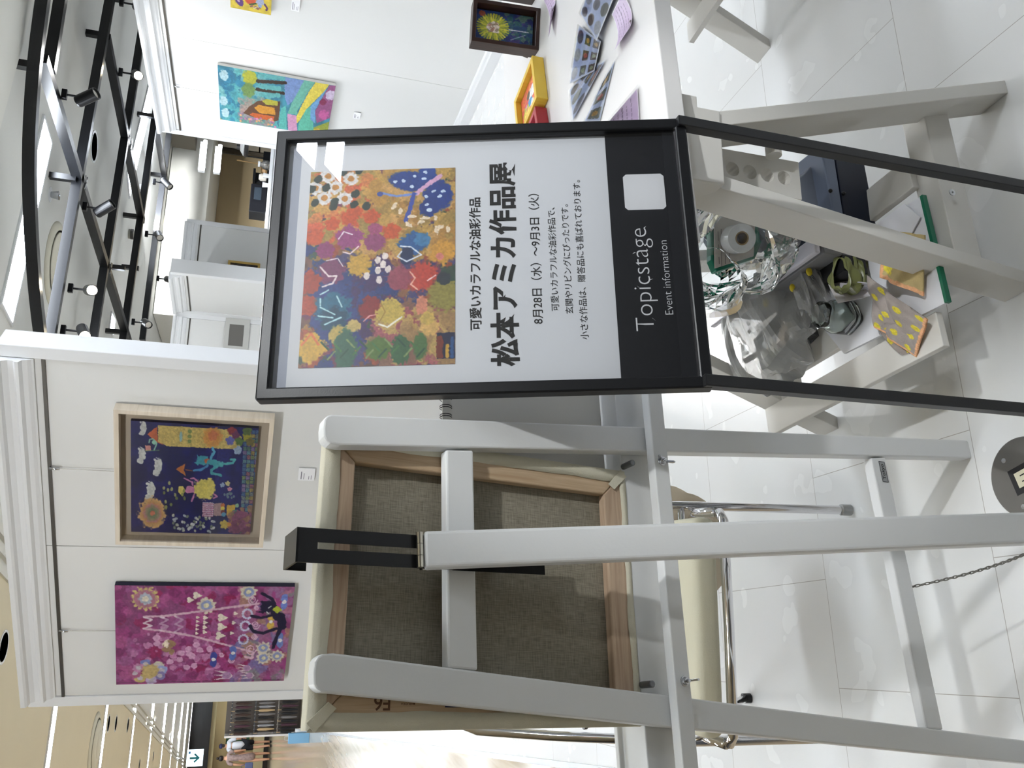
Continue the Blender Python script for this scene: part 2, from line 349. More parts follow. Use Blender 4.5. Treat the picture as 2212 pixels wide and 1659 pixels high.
b.span((f1.x-2.2, 11.2, f0.z+.01), (f0.x+.02, 13.1, CEIL-.01)); struct(b.build('ceiling_drop', mat('drop_white', (226, 224, 216), .8)))
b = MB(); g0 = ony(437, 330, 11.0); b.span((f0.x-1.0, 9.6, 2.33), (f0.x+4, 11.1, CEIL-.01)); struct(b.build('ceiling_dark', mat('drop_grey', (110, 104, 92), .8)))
wallbox('wall_far_left', (-14, 33.5), (4, 33.2), 0, CEIL, mat('far_wall', (206, 186, 140), .7))
wallbox('wall_side', (14, -6), (14, 34), 0, CEIL, mat('side_wall', (214, 212, 206), .8))
for i, (za, zb, yy, mm) in enumerate(((1.98, 2.62, 32.2, mat('bulkhead_black', (28, 24, 20), .25)), (1.84, 1.98, 32.6, mat('cornice_lit', (244, 226, 176), .6)), (.0, .16, 33.1, mat('skirting_dark', (44, 36, 30), .4)), (.16, .52, 33.15, mat('cornice_lit', (244, 226, 176), .6)))):
    b = MB(); b.span((-14, yy-.05, za), (3.5, yy+.4, zb)); struct(b.build('trim_%d' % (i+3), mm))
# ------------------------------------------------------------------ ceiling fittings
def strip_light(p, d, L, wd=.13, label='', z=CEIL, group=None, drop=.0):
    o = thing('strip_light', label, 'ceiling light', frameM((p.x, p.y, z), d, Vector((-d[1], d[0], 0))), group)
    if drop: MB().span((0, -wd/2, -drop), (L, wd/2, 0)).build('housing', WHITE, o)
    b = MB(); b.span((-.02, -wd/2-.02, -.012-drop), (L+.02, -wd/2, .0)); b.span((-.02, wd/2, -.012-drop), (L+.02, wd/2+.02, 0)); b.span((-.02, -wd/2, -.012-drop), (0, wd/2, 0)); b.span((L, -wd/2, -.012-drop), (L+.02, wd/2, 0)); b.build('rim', WHITE, o)
    b = MB(); b.span((0, -wd/2, -.008-drop), (L, wd/2, -.001-drop)); b.build('tube_panel', EMIT, o)
    return o
ordw = ['nearest', 'second', 'third', 'fourth', 'fifth', 'sixth', 'seventh', 'eighth', 'ninth', 'tenth']
us = [(122, 1535, 90, 1659), (228, 1540, 210, 1659), (300, 1540, 283, 1659), (332, 1540, 317, 1659), (359, 1540, 344, 1659), (379, 1540, 366, 1636), (394, 1540, 382, 1627), (406, 1540, 397, 1622), (416, 1540, 408, 1621), (426, 1540, 420, 1615)]
for i in range(10):
    y = 8.1 + 3.06*i; x1 = -.55 - .33*i
    strip_light(Vector((x1, y, 0)), Vector((-1, -.04, 0)), 5.5 if i < 5 else 3.2+.1*i, .15, '%s white strip light counted from the front, in the cream aisle ceiling' % ordw[i], z=CEIL-.012, group='strip lights along the aisle')
def bar(u0, v0, u1, v1, wd, label):
    p, q = onz(u0, v0, CEIL), onz(u1, v1, CEIL); d = (q-p); L = d.length; d.normalize()
    return strip_light(p, d, L, wd, label)
bar(12, 676, 100, 283, .24, 'wide white strip light near the front of the booth ceiling, behind the curved track')
bar(276, 398, 327, 188, .30, 'bright strip light behind the top of the right-hand partition')
bar(350, 690, 372, 498, .22, 'long thin strip light low over the back corner partitions')
bar(239, 716, 243, 684, .22, 'short strip light peeping over the middle of the left partition')
# lamps of the same rows over the visitor's head (out of the frame, seen only as reflections and light)
for i, (x, y, a, L_) in enumerate(((.9, 2.3, 8, 1.3), (2.30, -.77, 0, .9), (2.385, -.99, 0, .9), (-.6, .55, 4, .5), (3.4, 1.0, 8, 1.3), (-3.2, 2.4, 2, 1.6), (-2.8, 5.0, 2, 2.0))):
    d = Vector((math.cos(R(a)), math.sin(R(a)), 0)); strip_light(Vector((x, y, 0)), d, L_, .15, 'ceiling strip light over the visitor, outside the picture', z=2.559 if i in (0, 1, 2, 3, 4) else CEIL-.013, group='strip lights out of the picture')
def downlight(u, v, r, label, lit=True, z=CEIL, P=None):
    p = P or onz(u, v, z); o = thing('downlight', label, 'ceiling light', T(p.x, p.y, z), 'round downlights')
    MB().lathe([(r*1.18, -.004), (r*1.18, .0), (r, 0), (r, -.004)]).build('rim', WHITE, o, smooth=False)
    MB().lathe([(0, -.003), (r, -.003), (r, 0), (0, 0)]).build('lens', EMITD, o)
    return o
downlight(203, 317, .11, 'round glowing downlight seen through the middle of the black track lattice')
downlight(370, 430, .08, 'round downlight, upper one of the close pair right of the lattice')
downlight(379, 451, .08, 'round downlight, lower one of the close pair right of the lattice')
downlight(344, 648, .08, 'small round downlight beside the long thin strip light')
downlight(358, 718, .10, 'round downlight just above the corner of the back partitions')
downlight(7, 1398, .09, 'bright round downlight in the cream ceiling over the purple painting', z=CEIL-.012)
for k, (u, v, lb) in enumerate(((234, 1563, 'first round downlight behind the second aisle strip'), (250, 1563, 'second round downlight behind the second aisle strip'), (276, 1566, 'round downlight just in front of the third aisle strip'), (318, 1563, 'round downlight just in front of the fourth aisle strip'), (335, 1563, 'round downlight just behind the fourth aisle strip'), (354, 1596, 'tiny downlight between fifth and sixth aisle strips'), (368, 1592, 'tiny downlight beside the sixth aisle strip'), (386, 1588, 'tiny downlight beside the seventh aisle strip'), (331, 1634, 'tiny downlight left of the fourth aisle strip'), (301, 1651, 'downlight at the left edge near the third aisle strip'))):
    downlight(u, v, .085 if k < 5 else .07, lb, z=CEIL-.012)
downlight(0, 0, .06, 'round downlight over the visitor, mirrored in the poster glass', P=Vector((2.06, -1.93, 2.559)), z=2.559)
# large round air diffusers
def diffuser(u, v, r, label, z=CEIL, P=None):
    p = P or onz(u, v, z); o = thing('air_diffuser', label, 'air vent', T(p.x, p.y, z), 'round ceiling air diffusers')
    dm = mat('diffuser_cream', (206, 201, 182), .5)
    MB().lathe([(r*.86, -.02), (r, -.004), (r, 0), (r*.8, 0), (r*.8, -.02)], n=40).build('outer_ring', dm, o, smooth=True)
    MB().lathe([(r*.5, -.05), (r*.74, -.028), (r*.76, -.02), (r*.5, -.03)], n=40).build('cone', dm, o, smooth=True)
    MB().lathe([(0, -.058), (r*.4, -.056), (r*.46, -.046), (r*.46, -.03), (0, -.03)], n=40).build('centre_plate', dm, o, smooth=True)
    MB().lathe([(0, -.012), (r*.8, -.012), (r*.8, 0), (0, 0)], n=40).build('dark_throat', mat('throat', (120, 114, 98), .8), o)
diffuser(0, 0, .30, 'large cream round air diffuser behind the bright blue-black track rail', P=(onz(100, 540, CEIL)+onz(118, 625, CEIL))/2+Vector((.08, .1, 0)))
diffuser(203, 1608, .33, 'large round air diffuser in the cream aisle ceiling', z=CEIL-.012)
diffuser(356, 497, .24, 'distant round air diffuser half hidden behind the last track rail')
p = onz(108, 420, CEIL); o = thing('sprinkler', 'small round sprinkler head on the white ceiling near the near lattice rail', 'sprinkler', T(p.x, p.y, CEIL))
MB().lathe([(0, -.006), (.05, -.004), (.05, 0), (0, 0)]).build('plate', WHITE, o); MB().lathe([(.006, -.06), (.006, -.006), (.02, -.006), (.03, -.055)]).build('head', STEEL, o)
p = onz(278, 505, CEIL); o = thing('smoke_detector', 'little ribbed grey detector on the ceiling inside the lattice', 'detector', T(p.x, p.y, CEIL))
MB().lathe([(0, -.06), (.035, -.058), (.05, -.04), (.05, 0), (0, 0)]).build('body', mat('det_grey', (150, 148, 138), .5), o); MB().lathe([(.042, -.05), (.053, -.045), (.053, -.02), (.05, -.02)]).build('ring', mat('det_dark', (60, 58, 54), .5), o)
# ------------------------------------------------------------------ black track lattice
TZ = 2.49
lat = thing('track_lattice', 'black metal lattice of lighting track hanging under the white ceiling', 'lighting track', T(*onz(178, 387, TZ)))
LI = lat.matrix_world.inverted()
def rail(pts, wd=.055, name='track_rail'):
    P3 = [onz(u, v, TZ-.03) for u, v in pts]; b = MB()
    if len(P3) == 2:
        b.beam(LI @ (P3[0]+Vector((0, 0, .03))), LI @ (P3[1]+Vector((0, 0, .03))), wd, .06)
        d = (P3[1]-P3[0]).normalized()
        return b.build(name, TRK, lat)
    # curved rail: smooth the line, then sweep a flat bar along it
    Q = P3
    for _ in range(2):
        N = [Q[0]]
        for a, c in zip(Q, Q[1:]): N += [a*.75+c*.25, a*.25+c*.75]
        Q = N+[Q[-1]]
    rings = []
    for i, q in enumerate(Q):
        t = (Q[min(i+1, len(Q)-1)]-Q[max(i-1, 0)]); t.z = 0; t.normalize(); n = Vector((-t.y, t.x, 0))
        rings.append([b.bm.verts.new(LI @ (q+n*sx*wd/2+Vector((0, 0, sz)))) for sx, sz in ((-1, 0), (1, 0), (1, .06), (-1, .06))])
    for A, B in zip(rings, rings[1:]):
        for k in range(4): b.bm.faces.new((A[k], A[(k+1) % 4], B[(k+1) % 4], B[k]))
    b.bm.faces.new(rings[0]); b.bm.faces.new(rings[-1][::-1])
    return b.build(name, TRK, lat)
TRK = mat('track_black', (20, 21, 24), .28)
rail([(116, -60), (106, 0), (88, 140), (78, 290), (77, 430), (86, 600), (98, 716), (108, 780)])
rail([(153, -60), (119, 155)])
rail([(103, 128), (286, 745)])
rail([(258, -60), (183, 355), (157, 403), (118, 735)][0::3])
rail([(238, 80), (313, 478)])
rail([(322, 20), (209, 740)])
rail([(352, 180), (272, 740)])
rail([(341, 250), (363, 392)])
rail([(378, 230), (362, 367), (346, 480), (335, 568), (314, 735)])
# steel clips where rails cross
for (u, v) in ((186, 395), (284, 312), (240, 580)):
    b = MB(); c = LI @ onz(u, v, TZ-.034); b.beam(c+Vector((-.05, -.02, 0)), c+Vector((.05, .02, 0)), .012, .006); b.beam(c+Vector((-.04, .03, 0)), c+Vector((.04, -.03, 0)), .012, .006); b.build('joint_clip', STEEL, lat)
for (u, v) in ((80, 145), (237, 80), (165, 387), (333, 252), (304, 469), (268, 718), (357, 380), (268, 0), (270, 580), (300, 580)):
    p = LI @ onz(u, v, TZ); b = MB(); b.span((p.x-.02, p.y-.02, p.z), (p.x+.02, p.y+.02, CEIL-TZ-.001)); b.build('drop_rod', TRK, lat)
# spotlights on the lattice
def spot(ub, vb, aim, label, lit=False, stem=.10, L=.13, r=.036, power=0, head=None):
    p = onz(ub, vb, TZ-.03); o = thing('track_spotlight', label, 'spotlight', T(p.x, p.y, TZ-.03), 'black spotlights on the track lattice')
    MB().span((-.03, -.014, -.03), (.03, .014, .0)).build('adapter', BLACKM, o, bevel=.003)
    MB().cyl((0, 0, -.03), (0, 0, -.03-stem), .007, 10).build('stem', BLACKM, o)
    c = Vector((0, 0, -.03-stem)); d = (Vector(aim)-p-c).normalized(); M = frameM(c, d.orthogonal(), d.cross(d.orthogonal()))
    z0 = -L*.45
    MB().lathe([(0, z0), (r*.9, z0), (r, z0+.008), (r, z0+L), (r*.86, z0+L), (r*.8, z0+L-.02), (0, z0+L-.02)], M, 24).build('head', BLACK, o)
    MB().lathe([(0, z0+L-.018), (r*.8, z0+L-.018), (r*.8, z0+L-.014), (0, z0+L-.014)], M, 24).build('lens', EMITS if lit else mat('lens_dim', (200, 196, 186), .3), o)
    if power:
        ld = bpy.data.lights.new('spot_beam', 'SPOT'); ld.energy = power; ld.spot_size = R(62); ld.spot_blend = .6; ld.color = (1, .975, .94); ld.shadow_soft_size = .03
        lo = bpy.data.objects.new('spot_beam', ld); COL.objects.link(lo); lo.matrix_world = T(*(p+c+d*(z0+L+.01))) @ d.to_track_quat('-Z', 'Y').to_matrix().to_4x4()
    return o
mid = Vector((.2, 3.5, 1.4))
spot(133, 203, (3.2, 4.3, 1.4), 'black track spotlight on the blue-sheened rail, pointing away to the right', power=SPOT_W*.22)
spot(256, 155, (2.0, 3.6, 1.25), 'lit black track spotlight with a bright round face beside the right partition top', lit=True, power=SPOT_W*.8)
spot(178, 446, (3.2, 5.2, 1.3), 'black track spotlight just below the central crossing of the lattice', power=SPOT_W*.22)
spot(330, 392, (3.0, 8, 1.2), 'small far spotlight tilted to the right beside the last rail', power=SPOT_W*.9)
spot(313, 505, (.6, 5.4, 1.0), 'spotlight seen end on at the right-hand middle of the lattice')
spot(147, 622, (.9, 2.5, 1.15), 'brightly lit spotlight shining at the viewer over the left partition', lit=True, power=SPOT_W*1.3)
spot(131, 712, (-.2, 3.4, 1.3), 'black spotlight just over the top of the left partition end', lit=True, power=SPOT_W*1.2)
spot(338, 601, (2.6, 7.6, 1.0), 'small spotlight hanging in front of the long thin strip light', power=SPOT_W*1.2)
spot(284, 695, (.8, 5.6, .6), 'spotlight at the bottom of the lattice near the left partition', power=SPOT_W*.6)
spot(258, 4, (3.2, 3.6, 1.4), 'spotlight at the right edge half behind the right partition top', power=SPOT_W*.22)
# ================================================================== POSTER STAND
ys, ls = R(4.569), R(-18.45)
Ws = Vector((math.cos(ys), math.sin(ys), 0)); Bs = Vector((-math.sin(ys), math.cos(ys), 0)); Ds = Vector((0, 0, -1))*math.cos(ls)+Bs*math.sin(ls)
TLs = Vector((.2386, 1.0257, 1.2223)); FSM = frameM(TLs, Ws, -Ds)
FS = FSM
BLs, BRs = FS @ Vector((0, -.552, 0)), FS @ Vector((.384, -.552, 0))
stand = thing('poster_stand', 'black metal floor stand holding a framed exhibition poster, right of the white easel', 'sign stand', frameM(((BLs+BRs)/2).to_2d().to_3d(), Ws, Bs))
SL = stand.matrix_world.inverted()
def onsign(o): o.matrix_local = SL @ FS; return o
fw = .0155
# mitred frame as one ring with an inner rebate
b = MB()
def ring(b, W, H, w0, z0, z1):
    o = [(0, 0), (W, 0), (W, -H), (0, -H)]; i = [(w0, -w0), (W-w0, -w0), (W-w0, -H+w0), (w0, -H+w0)]
    vs = [[b.bm.verts.new((x, y, z)) for x, y in pl] for pl in (o, i) for z in (z0, z1)]
    for k in range(4):
        n = (k+1) % 4
        b.bm.faces.new((vs[0][k], vs[0][n], vs[1][n], vs[1][k])); b.bm.faces.new((vs[2][k], vs[3][k], vs[3][n], vs[2][n]))
        b.bm.faces.new((vs[1][k], vs[1][n], vs[3][n], vs[3][k])); b.bm.faces.new((vs[0][k], vs[2][k], vs[2][n], vs[0][n]))
ring(b, .384, .552, fw, -.021, 0); onsign(b.build('frame', BLACK, stand, bevel=.0022, seg=2))
b = MB().span((.008, -.545, -.0195), (.376, -.008, -.0145)); onsign(b.build('backing_board', mat('backing_grey', (176, 182, 196), .7), stand))
PAPER = mat('poster_paper', (222, 225, 230), .6)
poster = MB().span((.0135, -.5385, -.0143), (.3705, -.0325, -.0137)).build('poster', PAPER, stand); onsign(poster)
INK = mat('ink_black', (22, 22, 24), .6); PW = mat('print_white', (232, 234, 238), .6)
zt = -.0134
b = MB().span((.0135, -.5385, -.0136), (.3705, -.4436, zt)); b.build('black_band', mat('band_black', (17, 20, 28), .5), poster, label='black printed band across the foot of the poster')
q = [(.2525+.004, -.464), (.3065-.004, -.464), (.3065, -.468), (.3065, -.514), (.3065-.004, -.518), (.2525+.004, -.518), (.2525, -.514), (.2525, -.468)]
MB().prism(q, zt, zt+.0002).build('white_tag', PW, poster, label='blank white rounded square on the black band')
z2 = zt+.0003
text('lettering', '可愛いカラフルな油彩作品', .0884, .2785, -.2665, INK, poster, zt+.0002, bold=.018)
text('lettering', '松本アミカ作品展', .0391, .3325, -.3055, INK, poster, zt+.0002, bold=.03)
text('lettering', '8月28日（水）〜9月3日（火）', .0946, .2815, -.3445, INK, poster, zt+.0002, bold=.004)
text('lettering', '可愛いカラフルな油彩作品で、', .1115, .2600, -.3668, INK, poster, zt+.0002)
text('lettering', '玄関やリビングにぴったりです。', .1071, .2640, -.3845, INK, poster, zt+.0002)
text('lettering', '小さな作品は、贈答品にも喜ばれております。', .0718, .3005, -.4018, INK, poster, zt+.0002)
text('lettering', 'Topicstage', .0806, .2250, -.4815, PW, poster, z2, bold=-.016)
text('lettering', 'Event information', .1020, .2062, -.5092, PW, poster, z2, bold=-.012)
# the little speech-bubble tails that hang on five of the letters
b = MB()
for (x, y, dx, dy) in ((.098, -.4875, -.004, -.004), (.139, -.4755, .004, .004), (.150, -.4885, .002, -.004), (.190, -.4735, -.002, .0045), (.224, -.4865, .004, -.003)):
    b.prism([(x, y), (x+dx, y+dy), (x+dx*.25+.0008, y+dy*.25+.0012)], z2, z2+.0002)
b.build('bubble_tails', PW, poster)
# the printed painting
A = Art(430, 296, (96, 66, 58), 5, .5)
def pz(x, y, oy=260, k=4.424):   # enlarged view -> picture fraction
    u, v = 560+x/k, oy+y/k; uu = 637+(787-v)*.07
    return ((787-v)/428., (u-uu)/(983-uu))
def pb(x, y, r, c, oy=260, **kw):
    cx_, cy_ = pz(x, y, oy); r2 = kw.pop('r2', r); A.blob(cx_, cy_, r/4.424/428, r2/4.424/428, c, **kw)
A.dabs(500, (0, 0, 1, 1), .03, [(150, 70, 45), (60, 60, 110), (160, 120, 60), (110, 50, 80), (40, 70, 60), (130, 90, 60), (30, 50, 110)], el=1.3)
A.dabs(300, (.55, .3, 1, 1), .028, [(176, 142, 74), (160, 120, 60), (190, 150, 90), (150, 124, 66)], el=1.4)
A.dabs(130, (.62, 0, 1, .42), .022, [(190, 120, 70), (190, 90, 60), (190, 150, 80), (150, 130, 70)])
A.dabs(130, (.15, .1, .5, .55), .03, [(28, 52, 110), (40, 60, 120), (60, 40, 90)])
A.dabs(160, (0, .5, .25, 1), .03, [(150, 120, 80), (120, 86, 74), (176, 150, 90), (150, 80, 90)])
for x, y in ((640, 490), (860, 525), (515, 610), (710, 610), (600, 715), (800, 730)):
    pb(x, y, 74, (205, 203, 203), petals=6, pd=.18); pb(x, y, 30, (178, 124, 58))
for x, y in ((545, 520), (620, 610), (510, 760), (700, 760), (905, 680), (890, 790), (1010, 810), (940, 440), (790, 450), (480, 620), (690, 800)): pb(x, y, 44, (36, 52, 48), r2=36, rot=30)
for x, y, r in ((1130, 720, 90), (1230, 480, 60), (1100, 600, 60), (1500, 480, 70)): pb(x, y, r, (170, 132, 66))
for x, y, r in ((850, 920, 90), (1060, 920, 80), (680, 980, 70), (500, 1110, 90), (1250, 1070, 85), (920, 860, 55)): pb(x, y, r, (184, 82, 46), petals=5)
pb(840, 1120, 125, (140, 62, 116), petals=5); pb(610, 1240, 80, (132, 52, 102)); pb(1090, 1170, 90, (132, 62, 104)); pb(1090, 1040, 60, (150, 70, 110))
A.line([pz(740, 1130), pz(790, 1060), pz(870, 1090)], .006, (220, 210, 220)); A.line([pz(780, 1260), pz(850, 1280), pz(930, 1210)], .006, (220, 200, 200))
pb(670, 1440, 130, (112, 54, 92), petals=5); A.line([pz(560, 1400), pz(640, 1490), pz(720, 1490), pz(680, 1560), pz(580, 1590)], .008, (222, 206, 206)); A.line([pz(620, 1340), pz(730, 1320), pz(780, 1400)], .006, (214, 200, 206))
pb(940, 1390, 120, (186, 148, 60), petals=8)
for x, y in ((1120, 1350), (1190, 1310), (1120, 1450), (1220, 1440), (1130, 1540), (1010, 1500), (1170, 1390)): pb(x, y, 36, (214, 204, 200), r2=26)
pb(1460, 1200, 120, (36, 86, 142), r2=130, petals=4); pb(1550, 1160, 70, (60, 116, 160)); pb(1400, 1310, 90, (18, 40, 80), r2=60)
A.line([pz(1340, 1220), pz(1440, 1230), pz(1540, 1310), pz(1400, 1370), pz(1310, 1320), pz(1350, 1270)], .007, (206, 214, 226))
pb(1740, 1290, 125, (188, 140, 58), petals=6); pb(1720, 1330, 34, (196, 120, 110))
pb(1540, 1520, 145, (176, 64, 52), petals=5, pd=.15); pb(1330, 1530, 110, (140, 66, 84)); A.line([pz(1430, 1470), pz(1480, 1530), pz(1440, 1590), pz(1500, 1640)], .007, (220, 170, 150)); A.line([pz(1600, 1560), pz(1680, 1510)], .006, (230, 200, 200))
pb(460, 1530, 100, (158, 62, 44), petals=5); pb(440, 700, 90, (160, 66, 46), oy=500); pb(450, 500, 90, (150, 60, 44), oy=500)
pb(680, 740, 165, (30, 96, 124), oy=500, petals=6); pb(690, 840, 130, (18, 66, 92), oy=500, petals=6)
for a_, b_ in (((560, 600), (640, 560)), ((720, 620), (770, 720)), ((540, 800), (680, 820)), ((560, 720), (700, 790)), ((600, 880), (760, 820)), ((560, 640), (560, 700))): A.line([pz(*a_, 500), pz(*b_, 500)], .007, (170, 206, 212))
pb(1050, 740, 115, (128, 34, 38), oy=500, petals=3); A.line([pz(980, 860, 500), pz(1040, 810, 500), pz(1130, 800, 500)], .006, (214, 150, 150))
pb(1240, 780, 130, (182, 160, 76), oy=500, petals=3); A.line([pz(1130, 890, 500), pz(1210, 920, 500), pz(1350, 830, 500)], .008, (222, 220, 206)); A.line([pz(1150, 700, 500), pz(1190, 780, 500), pz(1140, 860, 500)], .005, (150, 120, 50))
pb(1770, 640, 150, (136, 128, 64), oy=500); pb(1540, 730, 90, (196, 128, 104), oy=500, r2=50); pb(1760, 480, 60, (40, 50, 60), oy=500)
pb(470, 1090, 135, (190, 152, 58), oy=500, petals=4); A.line([pz(380, 1060, 500), pz(470, 960, 500), pz(540, 1060, 500)], .01, (200, 110, 60))
pb(740, 980, 90, (178, 156, 84), oy=500); pb(880, 900, 60, (186, 164, 100), oy=500); pb(1620, 930, 80, (196, 160, 96), oy=500); pb(1600, 850, 60, (186, 160, 84), oy=500)
pb(800, 1120, 190, (48, 92, 74), oy=500, r2=95); pb(1120, 1110, 105, (78, 108, 46), oy=500); pb(1340, 1130, 130, (52, 92, 60), oy=500, r2=80); pb(1530, 1100, 120, (70, 104, 60), oy=500, r2=60)
for k in range(16):
    x0, y0 = 640+k*62, 1110+20*math.sin(k); A.line([pz(x0, y0, 500), pz(x0-70, y0+70*(1 if k % 2 else -1), 500)], .008, ((28, 70, 52), (120, 140, 90), (60, 110, 60))[k % 3])
A.poly([pz(1690, 990, 500), pz(1870, 980, 500), pz(1870, 1220, 500), pz(1690, 1220, 500)], (22, 30, 62)); A.line([pz(1720, 1040, 500), pz(1720, 1190, 500)], .03, (110, 46, 36)); A.line([pz(1790, 1100, 500), pz(1790, 1200, 500)], .016, (190, 150, 60)); A.line([pz(1840, 1040, 500), pz(1840, 1200, 500)], .016, (40, 80, 130))
# blue butterfly
pb(1440, 570, 205, (28, 58, 128), r2=100, rot=-80, ro=.1); pb(1600, 500, 90, (30, 64, 136), r2=85); pb(1700, 720, 160, (26, 54, 126), r2=130, ro=.12); pb(1610, 850, 90, (26, 52, 120), r2=80)
for x, y in ((1290, 570), (1370, 560), (1480, 520), (1580, 480), (1570, 545), (1450, 625), (1590, 735), (1660, 680), (1750, 680), (1720, 730), (1590, 810), (1620, 870)): pb(x, y, 15, (190, 206, 226), r2=20, ro=.5)
A.line([pz(1730, 520), pz(1600, 610), pz(1490, 700)], .022, (206, 160, 190)); A.line([pz(1490, 700), pz(1300, 720), pz(1150, 680)], .012, (110, 136, 196)); pb(1140, 690, 26, (60, 80, 150)); A.line([pz(1470, 700), pz(1430, 850), pz(1390, 970)], .02, (54, 76, 160))
for x, y in ((1280, 820), (1340, 870), (1450, 930), (1420, 1010), (1540, 990), (1580, 950), (1680, 950), (1720, 1040), (1800, 1070), (1690, 1080)): pb(x, y, 34, (216, 200, 176), r2=18, rot=RNG.rand()*180, ro=.5)
A.mesh('picture', .2818, .1945, poster, T(.0440, -.0464, zt+.0002), gain=1.1).data.update()
b = MB().span((.0125, -.5395, -.0062), (.3715, -.0125, -.0046)); onsign(b.build('glass', glassmat('pane_glass', (1, 1, 1), 0, 1.5), stand))
# posts and feet
for bl, sx in ((BLs, 1), (BRs, -1)):
    c = SL @ Vector((bl.x+sx*.0077*Ws.x, bl.y+.004+sx*.0077*Ws.y, 0)); b = MB(); b.span((c.x-.0075, c.y-.0075, .012), (c.x+.0075, c.y+.0085, bl.z+.012)); b.build('leg', BLACK, stand, bevel=.0012)
    MB().span((c.x-.0075, c.y-.30, 0), (c.x+.0075, c.y+.06, .012)).build('foot', BLACK, stand, bevel=.001)
# ================================================================== EASEL (seen from behind)
ye, le = R(7.5), R(10.8)
We = Vector((math.cos(ye), math.sin(ye), 0)); Be = Vector((-math.sin(ye), math.cos(ye), 0)); De = Vector((0, 0, -1))*math.cos(le)+Be*math.sin(le)
Ne = We.cross(-De)
Oe = Vector((-.121, .914, 1.145))+Ne*.022; FE = frameM(Oe, We, -De)
ebase = FE @ Vector((.18, -1.158, 0)); easel = thing('display_easel', 'white wooden display easel seen from behind, holding a small canvas', 'easel', frameM((ebase.x, ebase.y, 0), We, Be))
EL = easel.matrix_world.inverted()
def one(o): o.matrix_local = EL @ FE; return o
def leg_poly(x0, x1, w0, w1, d0, d1):
    pts = []
    for k in range(9):
        a = math.pi*k/8; pts.append((x0+math.copysign(abs(math.cos(a))**.6, math.cos(a))*w0/2, -d0-.02+abs(math.sin(a))**.6*.02))
    return pts[::-1] + [(x1+w1/2-.003, -d1+.0), (x1+w1/2-.006, -d1-.003), (x1-w1/2+.006, -d1-.003), (x1-w1/2+.003, -d1)]
b = MB().prism(leg_poly(.3115, .4215, .036, .039, -.0055, 1.160), -.0215, 0); one(b.build('leg', EASEL, easel, bevel=.003))
b = MB().prism(leg_poly(.0530, -.0770, .038, .039, -.003, 1.160), -.0215, 0); one(b.build('leg', EASEL, easel, bevel=.003))
def quadbar(x0a, x0b, x1a, x1b, d0, d1, z0, z1): return MB().prism([(x0a, -d0), (x1a, -d0), (x1b, -d1), (x0b, -d1)], z0, z1)
one(quadbar(.057, .054, .3035, .307, .1440, .1800, -.019, -.0015).build('crossbar', EASEL, easel, bevel=.0025))
lr = quadbar(-.0305, -.0335, .3765, .381, .8965, .9315, -.019, -.0015).build('lower_rail', EASEL, easel, bevel=.0025); one(lr)
lb = MB().span((.338, -.925, -.0014), (.372, -.912, -.0009)).build('maker_label', mat('label_grey', (150, 152, 152), .5), lr, label='small grey printed label on the right end of the lower rail')
b = MB(); ring_ = ((.338, -.912), (.372, -.912), (.372, -.925), (.338, -.925))
for p_, q_ in zip(ring_, ring_[1:]+ring_[:1]): b.beam((*p_, -.0008), (*q_, -.0008), .0009, .0002)
b.build('label_border', INK, lr); text('lettering', 'Tokyo', .342, .368, -.9186, INK, lr, -.0007, bold=.02)
# clamp: front tray + rear bar bolted through the legs
one(MB().prism([(-.115, -.4335), (.455, -.4405), (.456, -.465), (-.1165, -.4565)], .001, .0165).build('clamp_bar', EASEL, easel, bevel=.0015))
tr = MB(); Mt = Matrix(((0, 0, 1, 0), (0, 1, 0, 0), (1, 0, 0, 0), (0, 0, 0, 1)))
tr.prism([(-.023, -.413), (-.070, -.413), (-.070, -.405), (-.078, -.405), (-.078, -.427), (-.040, -.427), (-.040, -.462), (-.023, -.462)], -.115, .455, Mt); one(tr.build('tray', EASEL, easel, bevel=.0015))
def wingnut(par, x, y, z, tw):
    M = T(x, y, z) @ rot('Z', tw)
    b = MB(); b.lathe([(.0065, 0), (.0065, .0015), (.0048, .0018), (.0040, .006), (.0022, .0062), (.0022, .010), (0, .0102)], M, 16)
    for s in (-1, 1):
        pr = [(s*.002, .002), (s*.0055, .0028), (s*.0125, .0085), (s*.0135, .0125), (s*.0105, .0125), (s*.005, .0068), (s*.002, .0062)]
        Mw = M @ Matrix(((1, 0, 0, 0), (0, 0, 1, 0), (0, 1, 0, 0), (0, 0, 0, 1))); b.prism(pr, -.0013, .0013, Mw)
    return b.build('wing_nut', STEEL, par, smooth=False, bevel=.0004)
for x, y in ((.3176, -.4512), (.0387, -.4497)):
    one_ = wingnut(easel, 0, 0, 0, 0); one_.matrix_local = EL @ FE @ T(x, y, .0165) @ rot('Z', 75 if x > .1 else 95)
    bb = MB().cyl((x, y+.028, -.06), (x, y+.028, .012), .0042, 14); bb = MB().lathe([(.0028, -.0215), (.0042, -.0205), (.0042, .0012), (.003, .0018), (0, .0018)], T(x-.002, y+.037, 0), 14); one(bb.build('bolt', mat('bolt_grey', (120, 122, 124), .35, metal=.8), easel))
